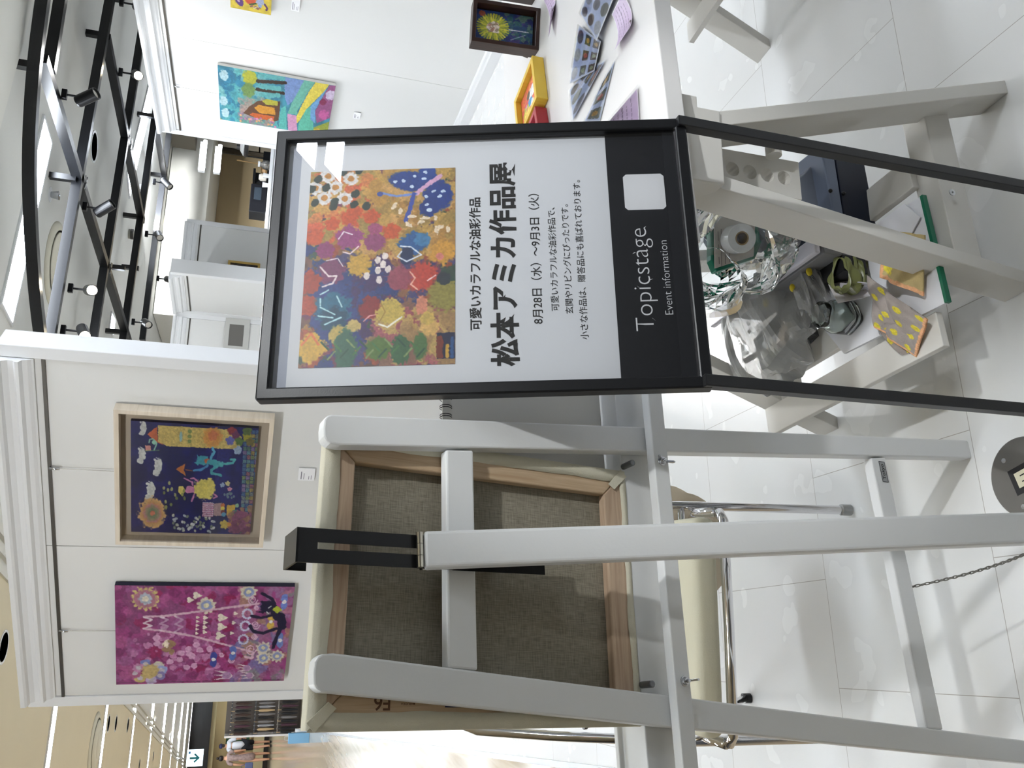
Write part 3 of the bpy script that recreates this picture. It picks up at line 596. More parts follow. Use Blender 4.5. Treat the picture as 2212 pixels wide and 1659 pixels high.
# slotted black top bracket with hook
bx = .1795
b = MB(); w2 = .0182
for (x0, x1, y0, y1) in ((bx-w2, bx-.0036, .028, -.150), (bx+.0036, bx+w2, .028, -.150), (bx-.0036, bx+.0036, .028, .006), (bx-.0036, bx+.0036, -.118, -.150)): b.span((x0, y0, .0015), (x1, y1, .0035))
b.span((bx-w2, .0262, -.046), (bx+w2, .0285, .0035)); b.span((bx-w2, .004, -.048), (bx+w2, .0285, -.046)); b.span((bx-w2, -.150, -.0005), (bx+w2, -.27, .0012))
br_ = b.build('top_bracket', mat('bracket_black', (12, 13, 16), .25), easel, label='black slotted metal bracket hooked over the canvas top'); one(br_)
MB().lathe([(.0105, .0036), (.0105, .0055), (0, .0055)], T(bx+.001, -.1285, 0), 20).build('washer', BLACKM, br_); wn = wingnut(br_, 0, 0, 0, 0); wn.matrix_local = T(bx+.001, -.1285, .0055) @ rot('Z', 62)
# hinge and rear leg
pt, pb_ = Vector((.0595, .921, 1.0305)), Vector((.111, .812, 0.002)); du = (pt-pb_).normalized(); side = We - du*We.dot(du); side.normalize(); nn = side.cross(du)
MR = frameM(pt, side, du)
b = MB().span((-.0200, -(pt-pb_).length, -.022), (.0205, 0, 0)); rl = b.build('rear_leg', EASEL, easel, bevel=.004, seg=3); rl.matrix_local = EL @ MR
h = MB()
for k in range(3): h.cyl((-.019+k*.013, .0045, -.003), (-.0065+k*.013, .0045, -.003), .0038, 14)
h.span((-.019, -.012, -.0232), (.020, .004, -.0222)); h.span((-.017, .004, -.016), (.018, .0055, -.006)); hg = h.build('hinge', mat('hinge_nickel', (205, 200, 188), .22, metal=1), easel); hg.matrix_local = EL @ MR
# chain between rail and rear leg
c0 = FE @ Vector((.172, -.9325, -.008)); c1 = pb_+du*.19+nn*-.02; b = MB(); N = 46
for k in range(N):
    t = (k+.5)/N; p = c0.lerp(c1, t)+Vector((0, 0, -.05*4*t*(1-t))); t2 = (k+1.0)/N; p2 = c0.lerp(c1, t2)+Vector((0, 0, -.05*4*t2*(1-t2))); d = (p2-p).normalized(); sd_ = d.cross(_Z).normalized(); up_ = sd_.cross(d); e = (sd_ if k % 2 else up_)*.8+(up_ if k % 2 else sd_)*.5; e.normalize(); L = (c1-c0).length/N
    b.tube([EL @ (p+d*(math.cos(a)*L*.80)+e*(math.sin(a)*L*.42)) for a in [2*math.pi*j/10 for j in range(10)]], .00095, 5, closed=True)
ch = b.build('chain', mat('chain_steel', (120, 118, 112), .3, metal=.9), easel, smooth=True); ch['kind'] = 'stuff'
# ================================================================== CANVAS ON THE EASEL
cx_ = Vector((.991, .131, -.021)); cy_ = -Vector((-.047, .186, -.981)); FC = frameM(Vector((-.1213, .914, 1.1455)), cx_, cy_)
canvas = thing('stretched_canvas', 'small stretched canvas seen from the back, clamped in the white easel', 'canvas', FC)
cwd, cht = .318, .410
CLOTH = mat('primed_canvas', (214, 209, 188), .8, bump=.35, bscale=900, var=.04, vscale=30)
PINE = wood('pine', (176, 148, 116), (206, 182, 150), (24, 1.5, 24), .6, 1.2, 5); PINEH = wood('pine_across', (168, 142, 118), (200, 176, 150), (1.5, 24, 24), .6, 1.2, 5)
def linen():
    M = bpy.data.materials.new('raw_linen'); M.use_nodes = True; nt = M.node_tree; bs = nt.nodes['Principled BSDF']; bs.inputs['Roughness'].default_value = .9
    tc = nt.nodes.new('ShaderNodeTexCoord'); mx = None; outs = []
    for sc in ((900, 60, 1), (60, 900, 1)):
        mp = nt.nodes.new('ShaderNodeMapping'); mp.inputs['Scale'].default_value = sc; nt.links.new(tc.outputs['Object'], mp.inputs[0]); n = nt.nodes.new('ShaderNodeTexNoise'); n.inputs['Scale'].default_value = 1.0; n.inputs['Detail'].default_value = 2; nt.links.new(mp.outputs[0], n.inputs[0]); outs.append(n)
    ad_ = nt.nodes.new('ShaderNodeMath'); ad_.operation = 'ADD'; nt.links.new(outs[0].outputs['Fac'], ad_.inputs[0]); nt.links.new(outs[1].outputs['Fac'], ad_.inputs[1])
    r = nt.nodes.new('ShaderNodeValToRGB'); hf = nt.nodes.new('ShaderNodeMath'); hf.operation = 'MULTIPLY'; hf.inputs[1].default_value = .5; nt.links.new(ad_.outputs[0], hf.inputs[0]); nt.links.new(hf.outputs[0], r.inputs[0])
    r.color_ramp.elements[0].position = .32; r.color_ramp.elements[1].position = .68; r.color_ramp.elements[0].color = (*lin((110, 103, 88)), 1); r.color_ramp.elements[1].color = (*lin((158, 151, 134)), 1); nt.links.new(r.outputs[0], bs.inputs['Base Color'])
    bp = nt.nodes.new('ShaderNodeBump'); bp.inputs['Strength'].default_value = .5; bp.inputs['Distance'].default_value = .0006; nt.links.new(hf.outputs[0], bp.inputs['Height']); nt.links.new(bp.outputs[0], bs.inputs['Normal']); return M
MB().span((.004, -cht+.004, -.0165), (cwd-.004, -.004, -.0155)).build('linen_back', linen(), canvas, label='raw grey-brown linen back of the canvas')
# stretcher bars with a sloped inner edge
sw = .0345
for nm, (p0, p1, ax) in enumerate((((0, 0), (cwd, 0), 0), ((0, -cht), (cwd, -cht), 1), ((0, 0), (0, -cht), 2), ((cwd, 0), (cwd, -cht), 3))):
    if ax < 2:
        s = -1 if ax == 0 else 1; y = p0[1]; pr = [(.0005, y), (cwd-.0005, y), (cwd-sw, y+s*sw), (sw, y+s*sw)]
    else:
        s = 1 if ax == 2 else -1; x = p0[0]; pr = [(x, -.0005), (x, -cht+.0005), (x+s*sw, -cht+sw), (x+s*sw, -sw)]
    bar_ = MB().prism(pr, -.0150, -.0008).build('stretcher_bar', PINEH if ax < 2 else PINE, canvas, bevel=.002)
    if ax == 2:
        BR = mat('stamp_brown', (92, 62, 40), .7)
        text('stamp', 'F6', .018, .0325, -.100, BR, bar_, -.0006, bold=.01, hh=.0105, rotz=0); 
        bpy.data.objects.remove(bpy.data.objects['stamp'])
        st = text('stamp', 'F6', -.009, .009, 0, BR, bar_, 0, bold=.012, label='brown size stamp on the left stretcher bar'); st.matrix_local = T(.0255, -.078, -.0006) @ rot('Z', 90)
        st = text('stamp', 'MARUOKA\nLIGHT', -.008, .008, 0, BR, bar_, 0, bold=.02); st.matrix_local = T(.0265, -.107, -.0006) @ rot('Z', 90)
        bl = MB().span((.021, -.20, -.0006), (.0325, -.150, -.0003)).build('blue_label', mat('label_blue', (36, 38, 84), .5), bar_)
# canvas turned over the edges: wrapped sides and ragged folds on the back
wr = MB()
def fold(n, side):
    a = []
    for k in range(n+1):
        t = k/n; j = .0016*(RNG.rand()-.5)+.0007*math.sin(t*19+side)
        wdt = (.0165, .0085, .0165, .0150)[side]+j
        a.append((t, wdt))
    return a
edges = {0: lambda t, w: ((t*cwd, 0), (t*cwd, -w)), 1: lambda t, w: ((t*cwd, -cht), (t*cwd, -cht+w)), 2: lambda t, w: ((0, -t*cht), (w, -t*cht)), 3: lambda t, w: ((cwd, -t*cht), (cwd-w, -t*cht))}
outn = {0: (0, 1), 1: (0, -1), 2: (-1, 0), 3: (1, 0)}
for sd_ in range(4):
    prev = None
    for t, wd_ in fold(26, sd_):
        (ox, oy), (ix, iy) = edges[sd_](t, wd_); nx, ny = outn[sd_]; zz = .0006+.0003*math.sin(t*23)
        ring4 = [wr.bm.verts.new(q) for q in ((ox+nx*.0014, oy+ny*.0014, -.0195), (ox+nx*.0018, oy+ny*.0018, -.003), (ox+nx*.0008, oy+ny*.0008, zz), (ix, iy, zz), (ix, iy, zz-.0012))]
        if prev:
            for a_, b_, c_, d_ in zip(prev, prev[1:], ring4[1:], ring4): wr.bm.faces.new((a_, b_, c_, d_))
        prev = ring4
wr.build('wrapped_edge', CLOTH, canvas, smooth=True, label='cream primed canvas wrapped round the edges')
for (x, y, a) in ((.0, -.0, -45), (cwd, -cht, -45)):
    b = MB(); L_ = .030; b.prism([(-.0065, -.0005), (.0065, -.0005), (.0055, -L_), (-.0055, -L_-.002)], .0016, .0026, T(x+(.002 if x == 0 else -.002), y+(-.002 if y == 0 else .002), 0) @ rot('Z', 45 if x == 0 else 225)); b.build('corner_fold', CLOTH, canvas, bevel=.0006)
A = Art(90, 116, (186, 176, 150), 9, .3); A.dabs(60, (.1, .1, .9, .9), .06, [(180, 90, 70), (90, 120, 160), (200, 170, 90), (120, 140, 90)])
o = A.mesh('painted_front', cwd, cht, canvas, frameM((cwd, 0, -.0198), (-1, 0, 0), (0, 1, 0)))
# ================================================================== SKETCHBOOK on the tray
q0 = FE @ Vector((.338, -.1625, -.050)); FK = frameM(FE @ Vector((.20, -.409, -.056)), We, -De)
sk = thing('sketchbook', 'spiral-bound sketchbook standing on the easel tray behind the canvas', 'sketchbook', FK)
kh = .246; kw = .30
pgs = MB().span((0, 0.001, -.006), (kw-.004, kh-.004, -.0015)).build('pages', mat('page_white', (232, 231, 226), .7), sk)
MB().span((0, 0, -.0012), (kw, kh, .0004)).build('back_board', mat('grey_board', (206, 203, 194), .8, var=.02), sk, bevel=.0008)
b = MB()
for k in range(24):
    x = .008+k*.0122
    for dx in (0, .0028): b.tube([(x+dx, kh-.006+.0085*math.sin(a)*.9, -.0025+.0075*math.cos(a)) for a in [2*math.pi*j/12 for j in range(12)]], .00055, 5, closed=True)
wb = b.build('wire_binding', mat('wire_dark', (48, 46, 44), .3, metal=.8), sk, smooth=True); wb['kind'] = 'stuff'
# ================================================================== TABLE BOARD AND TRESTLES
yt = R(6.4); Wt = Vector((math.cos(yt), math.sin(yt), 0)); Bt = Vector((-math.sin(yt), math.cos(yt), 0)); TABZ = .69
t0 = onz(1443, 253, TABZ)
FT = frameM(t0 - Wt*.20, Wt, Bt)
tab = MB().span((0, 0, -.028), (1.80, .752, 0)); tab = tab.build('table_board', mat('table_white', (232, 230, 228), .3, spec=.5), None, bevel=.0015); tab.matrix_world = FT
tag(tab, 'long white table board laid across two trestles behind the poster stand', 'table')
def legbar(par, top, foot, wy, th, name='leg', hole=True):
    """board leg: wy wide along Y (front edge at the given points, running back), th thick across"""
    top, foot = Vector(top), Vector(foot); f = Bt; d = (foot-top).normalized(); s = f.cross(d).normalized()
    MI = par.matrix_world.inverted(); b = MB()
    def ends(p, z=None):
        return [p+s*th*sx+f*wy*sy for sx, sy in ((0, 0), (1, 0), (1, 1), (0, 1))]
    a_, c_ = ends(top), ends(foot)
    c_ = [q-d*((q.z)/d.z) for q in c_]
    va, vc = [b.bm.verts.new(MI @ q) for q in a_], [b.bm.verts.new(MI @ q) for q in c_]
    b.bm.faces.new(va); b.bm.faces.new(vc[::-1])
    for k in range(4): b.bm.faces.new((va[k], va[(k+1) % 4], vc[(k+1) % 4], vc[k]))
    return b.build(name, TRESTLE, par, bevel=.0015)
tr1 = thing('trestle', 'white wooden trestle with a cluttered shelf, under the left end of the table', 'trestle', frameM((.64, 1.26, 0), Wt, Bt))
M1 = tr1.matrix_world.inverted()
YF = .985
pF1, pF2 = ony(1590, 268, .975), ony(1503, 389, YF)
fF1, fF2 = Vector((.874, .974, 0)), None
q1, q2 = ony(1503, 389, YF), ony(2070, 566, YF); d2 = (q2-q1); fF2 = q1+d2*(q1.z/-d2.z)
legbar(tr1, pF1+(pF1-fF1)*.06, fF1, .062, -.026)
legbar(tr1, q1, fF2, .062, -.024)
q3, q4 = ony(1541, 793, 1.475), onz(1812, 926, 0); d3 = q4-q3
legbar(tr1, q3-d3*1.02, q4, .062, -.026)
legbar(tr1, (q3-d3*1.02)+Vector((.07, .01, 0)), q4+Vector((.43, .05, 0)), .062, -.026)
def lspan(par, a_, c_, name, m=TRESTLE, bevel=.0015, M=None):
    b = MB().span(a_, c_); o = b.build(name, m, par, bevel=bevel)
    if M is not None: o.matrix_local = M
    return o
# low front and back rails, shelf boards
r0, r1 = ony(2022, 262, 1.02), ony(2068, 560, 1.02)
b = MB(); za = (r0.z+r1.z)/2; b.beam(M1 @ Vector((r0.x+.02, 1.045, za)), M1 @ Vector((r1.x-.015, 1.02, za)), .05, .055); b.build('low_rail', TRESTLE, tr1, bevel=.002)
b = MB(); b.beam(M1 @ Vector((.42, 1.50, za)), M1 @ Vector((.86, 1.545, za)), .03, .055); b.build('low_rail', TRESTLE, tr1, bevel=.002)
for k in range(4):
    x = .440+k*.098; p0_ = Vector((x, 1.035+.006*k, za+.034)); p1_ = p0_+Bt*.50; b = MB(); b.beam(M1 @ p0_, M1 @ p1_, .062, .014); b.build('shelf_board', TRESTLE, tr1, bevel=.0015)
# beam, perforated height post, notched end block
yb = .975
b = MB(); b.beam(M1 @ Vector((.655, 1.00, .632)), M1 @ (Vector((.655, 1.00, .632))+Bt*.60), .045, .06); b.build('top_beam', TRESTLE, tr1, bevel=.002)
n0, n1, n2, n3 = ony(1481, 206, .975), ony(1503, 208, .975), ony(1505, 233, .975), ony(1552, 234, .975)
zt_ = .6615
b = MB(); x0n, x1n, x2n = n0.x, n2.x, .60
b.prism([(x0n, zt_), (x2n, zt_), (x2n, n3.z), (x1n, n3.z), (x1n, n1.z), (x0n, n1.z)], 0, .045, M1 @ Matrix(((1, 0, 0, 0), (0, 0, 1, .972), (0, 1, 0, 0), (0, 0, 0, 1)))); b.build('end_block', TRESTLE, tr1, bevel=.0015)
# post with holes
h0, h1 = ony(1544, 358, 1.05), ony(1694, 385, 1.05); pz_, px_ = (h0.z, h1.z), (h0.x+h1.x)/2
b = MB(); W2 = .034; yf, ybk = 1.05, 1.078; zs = [.62]; nh = 5; dz = (pz_[0]-pz_[1])/(nh-1); rad = .0125
zc = [pz_[0]-dz*k for k in range(nh)]; bot = zc[-1]-dz*.95
segs = 20
def post_face(y, flip):
    cells = []; tops = [.60]+[(zc[k]+zc[k+1])/2 for k in range(nh-1)]+[bot]
    ringv = []
    for k in range(nh):
        zt2, zb2 = tops[k], tops[k+1]; hole = [b.bm.verts.new((px_+rad*math.cos(2*math.pi*j/segs), y, zc[k]+rad*math.sin(2*math.pi*j/segs))) for j in range(segs)]
        def edgept(a_):
            c_, s_ = math.cos(a_), math.sin(a_); t = 9
            if c_ > 1e-6: t = min(t, W2/c_)
            if c_ < -1e-6: t = min(t, -W2/c_)
            if s_ > 1e-6: t = min(t, (zt2-zc[k])/s_)
            if s_ < -1e-6: t = min(t, (zb2-zc[k])/s_)
            return (px_+c_*t, y, zc[k]+s_*t)
        angs = [2*math.pi*j/segs for j in range(segs)]
        outv = [b.bm.verts.new(edgept(a_)) for a_ in angs]
        for j in range(segs):
            f_ = (hole[j], hole[(j+1) % segs], outv[(j+1) % segs], outv[j]); b.bm.faces.new(f_ if flip else f_[::-1])
        # corners
        for cx2, cz2 in ((W2, zt2), (-W2, zt2), (-W2, zb2), (W2, zb2)):
            a_ = math.atan2(cz2-zc[k], cx2) % (2*math.pi); j = int(a_/(2*math.pi)*segs) % segs
            b.bm.faces.new((outv[j], outv[(j+1) % segs], b.bm.verts.new((px_+cx2, y, cz2))))
        ringv.append(hole)
    return ringv
ra, rb_ = post_face(yf, True), post_face(ybk, False)
for A_, B_ in zip(ra, rb_):
    for j in range(segs): b.bm.faces.new((A_[j], B_[j], B_[(j+1) % segs], A_[(j+1) % segs]))
for (xa, za2, xb, zb3) in ((-W2, .60, W2, .60), (W2, .60, W2, bot), (W2, bot, -W2, bot), (-W2, bot, -W2, .60)):
    b.quad((px_+xa, yf, za2), (px_+xb, yf, zb3), (px_+xb, ybk, zb3), (px_+xa, ybk, za2))
for q in b.bm.verts: q.co = M1 @ q.co
hp = b.build('height_post', TRESTLE, tr1, label='flat white post with a row of five round holes')
MB().cyl(M1 @ Vector((px_+.045, 1.03, .34)), M1 @ Vector((px_+.045, 1.05, .34)), .001, 6)
# dowel knob seen past the front leg, screws
p = ony(1690, 256, 1.0); MB().cyl(M1 @ Vector((p.x-.05, 1.03, p.z)), M1 @ Vector((p.x+.012, 1.03, p.z)), .013, 20).build('dowel', TRESTLE, tr1)
for (u, v, y) in ((2056, 416, 1.0),):
    p = ony(u, v, .994); MB().lathe([(.006, 0), (.006, .0015), (.002, .0017), (0, .0005)], M1 @ T(p.x, .994, p.z) @ rot('X', 90), 12).build('screw', STEEL, tr1)
tr2 = thing('trestle', 'white wooden trestle under the right end of the table, at the picture edge', 'trestle', frameM((1.62, 1.37, 0), Wt, Bt))
M2 = tr2.matrix_world.inverted()
g0, g1 = onz(1665, 103, 0), ony(1452, -40, 1.62); dd = (g1-g0)
topB = g0+dd*(.64/dd.z)
legbar(tr2, topB, g0, .062, -.026)
legbar(tr2, topB+Vector((.05, .004, 0)), g0+Vector((.46, .05, 0)), .062, -.026)
legbar(tr2, topB+Vector((0, -.52, 0)), g0+Vector((.03, -.55, 0)), .062, -.026)
legbar(tr2, topB+Vector((.05, -.52, 0)), g0+Vector((.46, -.51, 0)), .062, -.026)
b = MB(); b.beam(M2 @ Vector((g0.x+.08, g0.y+.03, .17)), M2 @ Vector((g0.x+.38, g0.y+.06, .17)), .03, .055); b.build('low_rail', TRESTLE, tr2)
b = MB(); b.beam(M2 @ Vector((g0.x+.08, g0.y-.50, .17)), M2 @ Vector((g0.x+.38, g0.y-.47, .17)), .03, .055); b.build('low_rail', TRESTLE, tr2)
for k in range(3):
    p0_ = Vector((g0.x+.10+.11*k, g0.y-.50, .205)); b = MB(); b.beam(M2 @ p0_, M2 @ (p0_+Bt*.56), .062, .014); b.build('shelf_board', TRESTLE, tr2)
b = MB(); b.beam(M2 @ Vector((topB.x+.03, topB.y-.52, .632)), M2 @ Vector((topB.x+.0, topB.y+.07, .632)), .045, .06); b.build('top_beam', TRESTLE, tr2)
# ================================================================== art helpers for bent and standing sheets
def art_fn(A, name, fn, parent, material=None, gain=1.0):
    o = A.mesh(name, 1, 1, parent, material=material, gain=gain); me = o.data; n = len(me.vertices); co = np.zeros(n*3); me.vertices.foreach_get('co', co); co = co.reshape(-1, 3)
    for i in range(n): co[i] = fn(co[i, 0], -co[i, 1])
    me.vertices.foreach_set('co', co.ravel()); me.update(); return o
def bil(P, s, t):  # bilinear over corners P00,P10,P11,P01
    return (P[0]*(1-s)+P[1]*s)*(1-t)+(P[3]*(1-s)+P[2]*s)*t
# ================================================================== ON THE TABLE
DKW = wood('walnut_stain', (38, 22, 16), (66, 40, 30), (2, 2, 24), .35, 1.5, 6); GOLD = mat('ochre_mount', (176, 120, 38), .6)
def boxframe(name, label, M, W, H, dep, fw, wm, mount, art, cat='framed picture', group=None, gap=.006, artz=-.012, stand=False, gain=1.0, glass=False):
    """frame with x right, y up, z out of the picture; origin at bottom left of its front"""
    o = thing(name, label, cat, M, group)
    b = MB(); vs_ = [(0, H), (W, H), (W, 0), (0, 0)]
    ringb(b, W, H, fw, -dep, 0); b.build('frame', wm, o, bevel=.0012)
    MB().span((fw*.7, fw*.7, -dep+.001), (W-fw*.7, H-fw*.7, -dep+.004)).build('mount', mount, o)
    aw, ah = W-2*fw-2*gap, H-2*fw-2*gap
    MB().span((fw+gap, fw+gap, -dep+.004), (fw+gap+aw, fw+gap+ah, artz-.0004)).build('canvas_block', mat('block_cream', (216, 210, 196), .8), o)
    art.mesh('painting', aw, ah, o, T(fw+gap, fw+gap+ah, artz), gain=gain)
    if glass: MB().span((fw*.8, fw*.8, -.0045), (W-fw*.8, H-fw*.8, -.003)).build('glass', MATS['pane_glass'], o)
    return o
def ringb(b, W, H, w0, z0, z1):
    o = [(0, 0), (W, 0), (W, H), (0, H)]; i = [(w0, w0), (W-w0, w0), (W-w0, H-w0), (w0, H-w0)]
    vs = [[b.bm.verts.new((x, y, z)) for x, y in pl] for pl in (o, i) for z in (z0, z1)]
    for k in range(4):
        n = (k+1) % 4
        b.bm.faces.new((vs[0][k], vs[0][n], vs[1][n], vs[1][k])); b.bm.faces.new((vs[2][k], vs[3][k], vs[3][n], vs[2][n]))
        b.bm.faces.new((vs[1][k], vs[1][n], vs[3][n], vs[3][k])); b.bm.faces.new((vs[0][k], vs[2][k], vs[2][n], vs[0][n]))
TZT = TABZ+.0006
A = Art(110, 150, (36, 62, 118), 21, .4); A.dabs(160, (0, .5, 1, 1), .05, [(34, 70, 110), (50, 96, 100), (40, 50, 110), (90, 120, 110), (70, 60, 120)])
for k in range(34):
    a = k*2*math.pi/34; c, s = math.cos(a), math.sin(a); A.line([(.5+c*.16, .30+s*.12), (.5+c*.40, .30+s*.27)], .05, ((212, 206, 70), (186, 188, 60), (150, 160, 58))[k % 3])
A.blob(.5, .30, .15, .15, (206, 190, 176)); A.dabs(40, (.38, .22, .62, .38), .03, [(150, 130, 110), (226, 214, 204), (176, 130, 110)]); A.line([(.5, .58), (.5, .92)], .03, (216, 220, 226)); A.line([(.2, .62), (.4, .86)], .02, (150, 170, 190)); A.blob(.88, .1, .08, .08, (170, 90, 70))
g = onz(1164, 78, TABZ); yb_ = R(-9)
Mf = frameM((g.x-.036, g.y, TZT), (math.cos(yb_), math.sin(yb_), 0), (.02, .10, 1))
boxframe('picture_frame', 'dark walnut box frame with a yellow sunflower painting, standing on the table', Mf, .098, .150, .038, .009, DKW, GOLD, A, gap=.002, artz=-.022, group='small frames on the table')
fo = bpy.data.objects['picture_frame']; MB().prism([(.02, 0), (.075, 0), (.055, .07), (.04, .07)], -.085, -.04).build('support_flap', DKW, fo)
A = Art(80, 120, (60, 50, 40), 24, .4); A.dabs(120, (0, 0, 1, 1), .07, [(190, 150, 110), (120, 80, 60), (214, 190, 150), (80, 60, 50)])
g2 = onz(1160, -12, TABZ)
boxframe('picture_frame', 'second dark walnut box frame, cut off by the right edge of the picture', frameM((g2.x-.006, g2.y+.0, TZT), (math.cos(yb_), math.sin(yb_), 0), (.02, .10, 1)), .098, .150, .038, .009, DKW, GOLD, A, gap=.002, artz=-.022, group='small frames on the table')
YEL = wood('yellow_stain', (222, 182, 52), (238, 206, 84), (1, 20, 1), .5, 1, 4); RED = wood('red_stain', (160, 34, 42), (186, 52, 58), (1, 20, 1), .5, 1, 4)
def flatframe(label, pA, pB, depth, hgt, wm, art, mount):
    """lying frame: pA,pB = bottom near edge left and right on the table"""
    a, c = onz(*pA, TABZ), onz(*pB, TABZ); x = (c-a); W = x.length; x.normalize(); y = Vector((-x.y, x.x, 0)); tl = R(8)
    return boxframe('picture_frame', label, frameM(a+Vector((0, 0, hgt+.0006)), x, y), W, depth, hgt, .012, wm, mount, art, gap=.002, artz=-.012, group='small frames on the table')
A = Art(100, 100, (220, 110, 70), 31, .3); A.dabs(60, (0, 0, 1, 1), .06, [(226, 100, 60), (232, 140, 80), (216, 90, 90)]); A.blob(.62, .66, .16, .2, (228, 230, 232)); A.blob(.45, .5, .1, .14, (70, 150, 200)); A.blob(.7, .45, .1, .09, (90, 80, 60)); A.blob(.3, .62, .12, .1, (236, 236, 232)); A.blob(.5, .25, .1, .08, (226, 120, 190)); A.dabs(20, (.1, .1, .5, .4), .05, [(236, 210, 90), (200, 200, 80)])
flatframe('yellow stained box frame with an orange painting, lying on the table', (1185.2, 214.3), (1174.3, 124), .135, .026, YEL, A, mat('mount_orange', (220, 150, 60), .6))
A = Art(60, 60, (200, 190, 220), 33, .3); A.dabs(40, (0, 0, 1, 1), .08, [(120, 110, 200), (220, 210, 230), (226, 150, 170)])
flatframe('red stained box frame lying in front of the yellow frame, half behind the poster', (1197, 330), (1181.5, 233), .12, .026, RED, A, mat('mount_red', (190, 60, 60), .6))
SLV = glassmat('sleeve_film', (1, 1, 1), .06, 1.55)
def sleeve(label, px, z, seed, nx, ny, oval, group='card sets in clear sleeves'):
    P = [onz(u, v, TABZ+z) for u, v in px]; c = sum(P, Vector())/4; o = thing('card_set', label, 'card set', T(c.x, c.y, c.z), group)
    A = Art(90, 60, (206, 214, 232), seed, .1); rs = np.random.RandomState(seed)
    A.poly([(.03, .05), (.97, .05), (.97, .95), (.03, .95)], (176, 190, 222), .1); A.line([(0, .02), (1, .02)], .02, (240, 242, 246)); A.line([(0, .98), (1, .98)], .03, (240, 242, 246))
    for i in range(nx):
        for j in range(ny):
            x, y = (i+.5)/nx, (j+.5)/ny; dk = [(40, 44, 40), (70, 50, 36), (52, 60, 44), (60, 56, 80)][rs.randint(4)]
            if oval == 1 or (oval == 2 and j == 0): A.blob(x, y, .36/nx, .25/ny, dk if rs.rand() < .6 else (150, 154, 166), ro=.05)
            else: A.poly([(x-.32/nx, y-.36/ny), (x+.32/nx, y-.36/ny), (x+.32/nx, y+.36/ny), (x-.32/nx, y+.36/ny)], dk, .4); A.blob(x, y, .16/nx, .14/ny, [(180, 140, 60), (170, 80, 60), (150, 160, 120)][rs.randint(3)], j=.4)
    art_fn(A, 'cards', lambda s, t: bil(P, s, t)-c, o)
    b = MB(); Q = [q-c for q in P]; e = sum(Q, Vector())/4
    b.sheet(lambda s, t: bil([e+(q-e)*1.05 for q in Q], s, t)+Vector((0, 0, .0016+.0016*math.sin(7*s+seed)*math.sin(6*t+seed)*4*s*(1-s)*4*t*(1-t))), 10, 8); b.build('sleeve', SLV, o, smooth=True)
    return o
sleeve('clear sleeve of oval and square picture cards, uppermost of the pile at the picture edge', [(1253, 28), (1278, -40), (1340, -40), (1289, 88)], .010, 5, 3, 3, 1)
sleeve('clear sleeve with three dark framed pictures facing the viewer, on top of the pile', [(1230, 181), (1250, 55), (1298, 90), (1284, 153)], .0065, 6, 3, 3, 2)
sleeve('clear sleeve of cards lying under the pile, next to the red frame', [(1236, 262), (1230, 195), (1270, 150), (1308, 128)][0:4], .0035, 8, 3, 2, 2)
sleeve('long clear sleeve of cards nearest the front of the table', [(1262, 262), (1300, 180), (1328, 131), (1296, 262)], .0012, 9, 3, 1, 0)
LIL = mat('lilac_paper', (214, 196, 222), .6); LIL2 = mat('lilac_print', (90, 70, 100), .6)
def note(label, px, seed, curl=.008, clear=False, photo=False):
    P = [onz(u, v, TABZ+.001) for u, v in px]; c = sum(P, Vector())/4; o = thing('price_note', label, 'note', T(c.x, c.y, c.z), 'lilac notes on the table')
    A = Art(80, 60, (206, 186, 214), seed, .06); rs = np.random.RandomState(seed); A.line([(0, 0), (1, 0), (1, 1), (0, 1), (0, 0)], .05, (240, 238, 242), j=.05)
    for j in range(5):
        x = .12
        while x < .86:
            l = .03+.05*rs.rand(); A.line([(x, .16+.15*j), (x+l, .16+.15*j+.02*rs.rand())], .012+(.012 if j == 2 else 0), (96, 78, 108), j=.1); x += l+.04
    if photo: A.poly([(.06, .3), (.36, .3), (.36, .9), (.06, .9)], (150, 140, 150), .4)
    else: A.line([(.1, .86), (.25, .93), (.32, .84)], .04, (52, 34, 34), j=.1)
    art_fn(A, 'note_paper', lambda s, t: bil(P, s, t)-c+Vector((0, 0, curl*(abs(s-.5)*2)**2+.0008)), o)
    if clear: MB().sheet(lambda s, t: bil([q*1.12-c*.12 for q in P], s, t)-c+Vector((0, 0, .002+curl*(abs(s-.5)*2)**2)), 6, 4).build('sleeve', SLV, o, smooth=True)
note('curled lilac note near the back of the table, right of the sunflower frame', [(1197, 84), (1180, -8), (1198, -12), (1203, 20)], 41, .012)
note('curled lilac handwritten note near the front edge of the table', [(1337, 116), (1334, 34), (1356, -12), (1374, 62)], 42, .010)
note('lilac note in a clear sleeve at the poster frame, near the front table edge', [(1318, 300), (1318, 262), (1379, 190), (1384, 300)], 43, .001, True, True)
# ================================================================== UNDER THE TABLE
SHZ = za+.0415
def at_shelf(u, v, dz=0): return onz(u, v, SHZ+dz)
CLEAR = glassmat('clear_plastic', (.93, .95, .96), .03, 1.45, milk=.10, milkcol=(.75, .78, .8))
MILKY = glassmat('milky_bag', (.9, .9, .9), .25, 1.4, milk=.42, milkcol=(.72, .72, .70))
# thin white board with green edge, lying over the shelf front
P = [at_shelf(1700, 610, .006), at_shelf(1992, 425, .006), at_shelf(2046, 655, .006), at_shelf(1826, 764, .006)]; c = sum(P, Vector())/4
o = thing('clear_file', 'white sheet file with a dark green edge lying on the trestle shelf', 'file', T(*c))
b = MB(); b.prism([(q-c).to_2d() for q in P], -.0025, .0035); b.build('sheets', mat('sheet_white', (228, 228, 232), .5), o)
b = MB(); q0_, q1_ = P[1]-c, P[2]-c; b.beam(q0_+Vector((0, -.003, .001)), q1_+Vector((0, -.003, .001)), .006, .009); b.build('green_spine', mat('file_green', (10, 104, 74), .4), o)
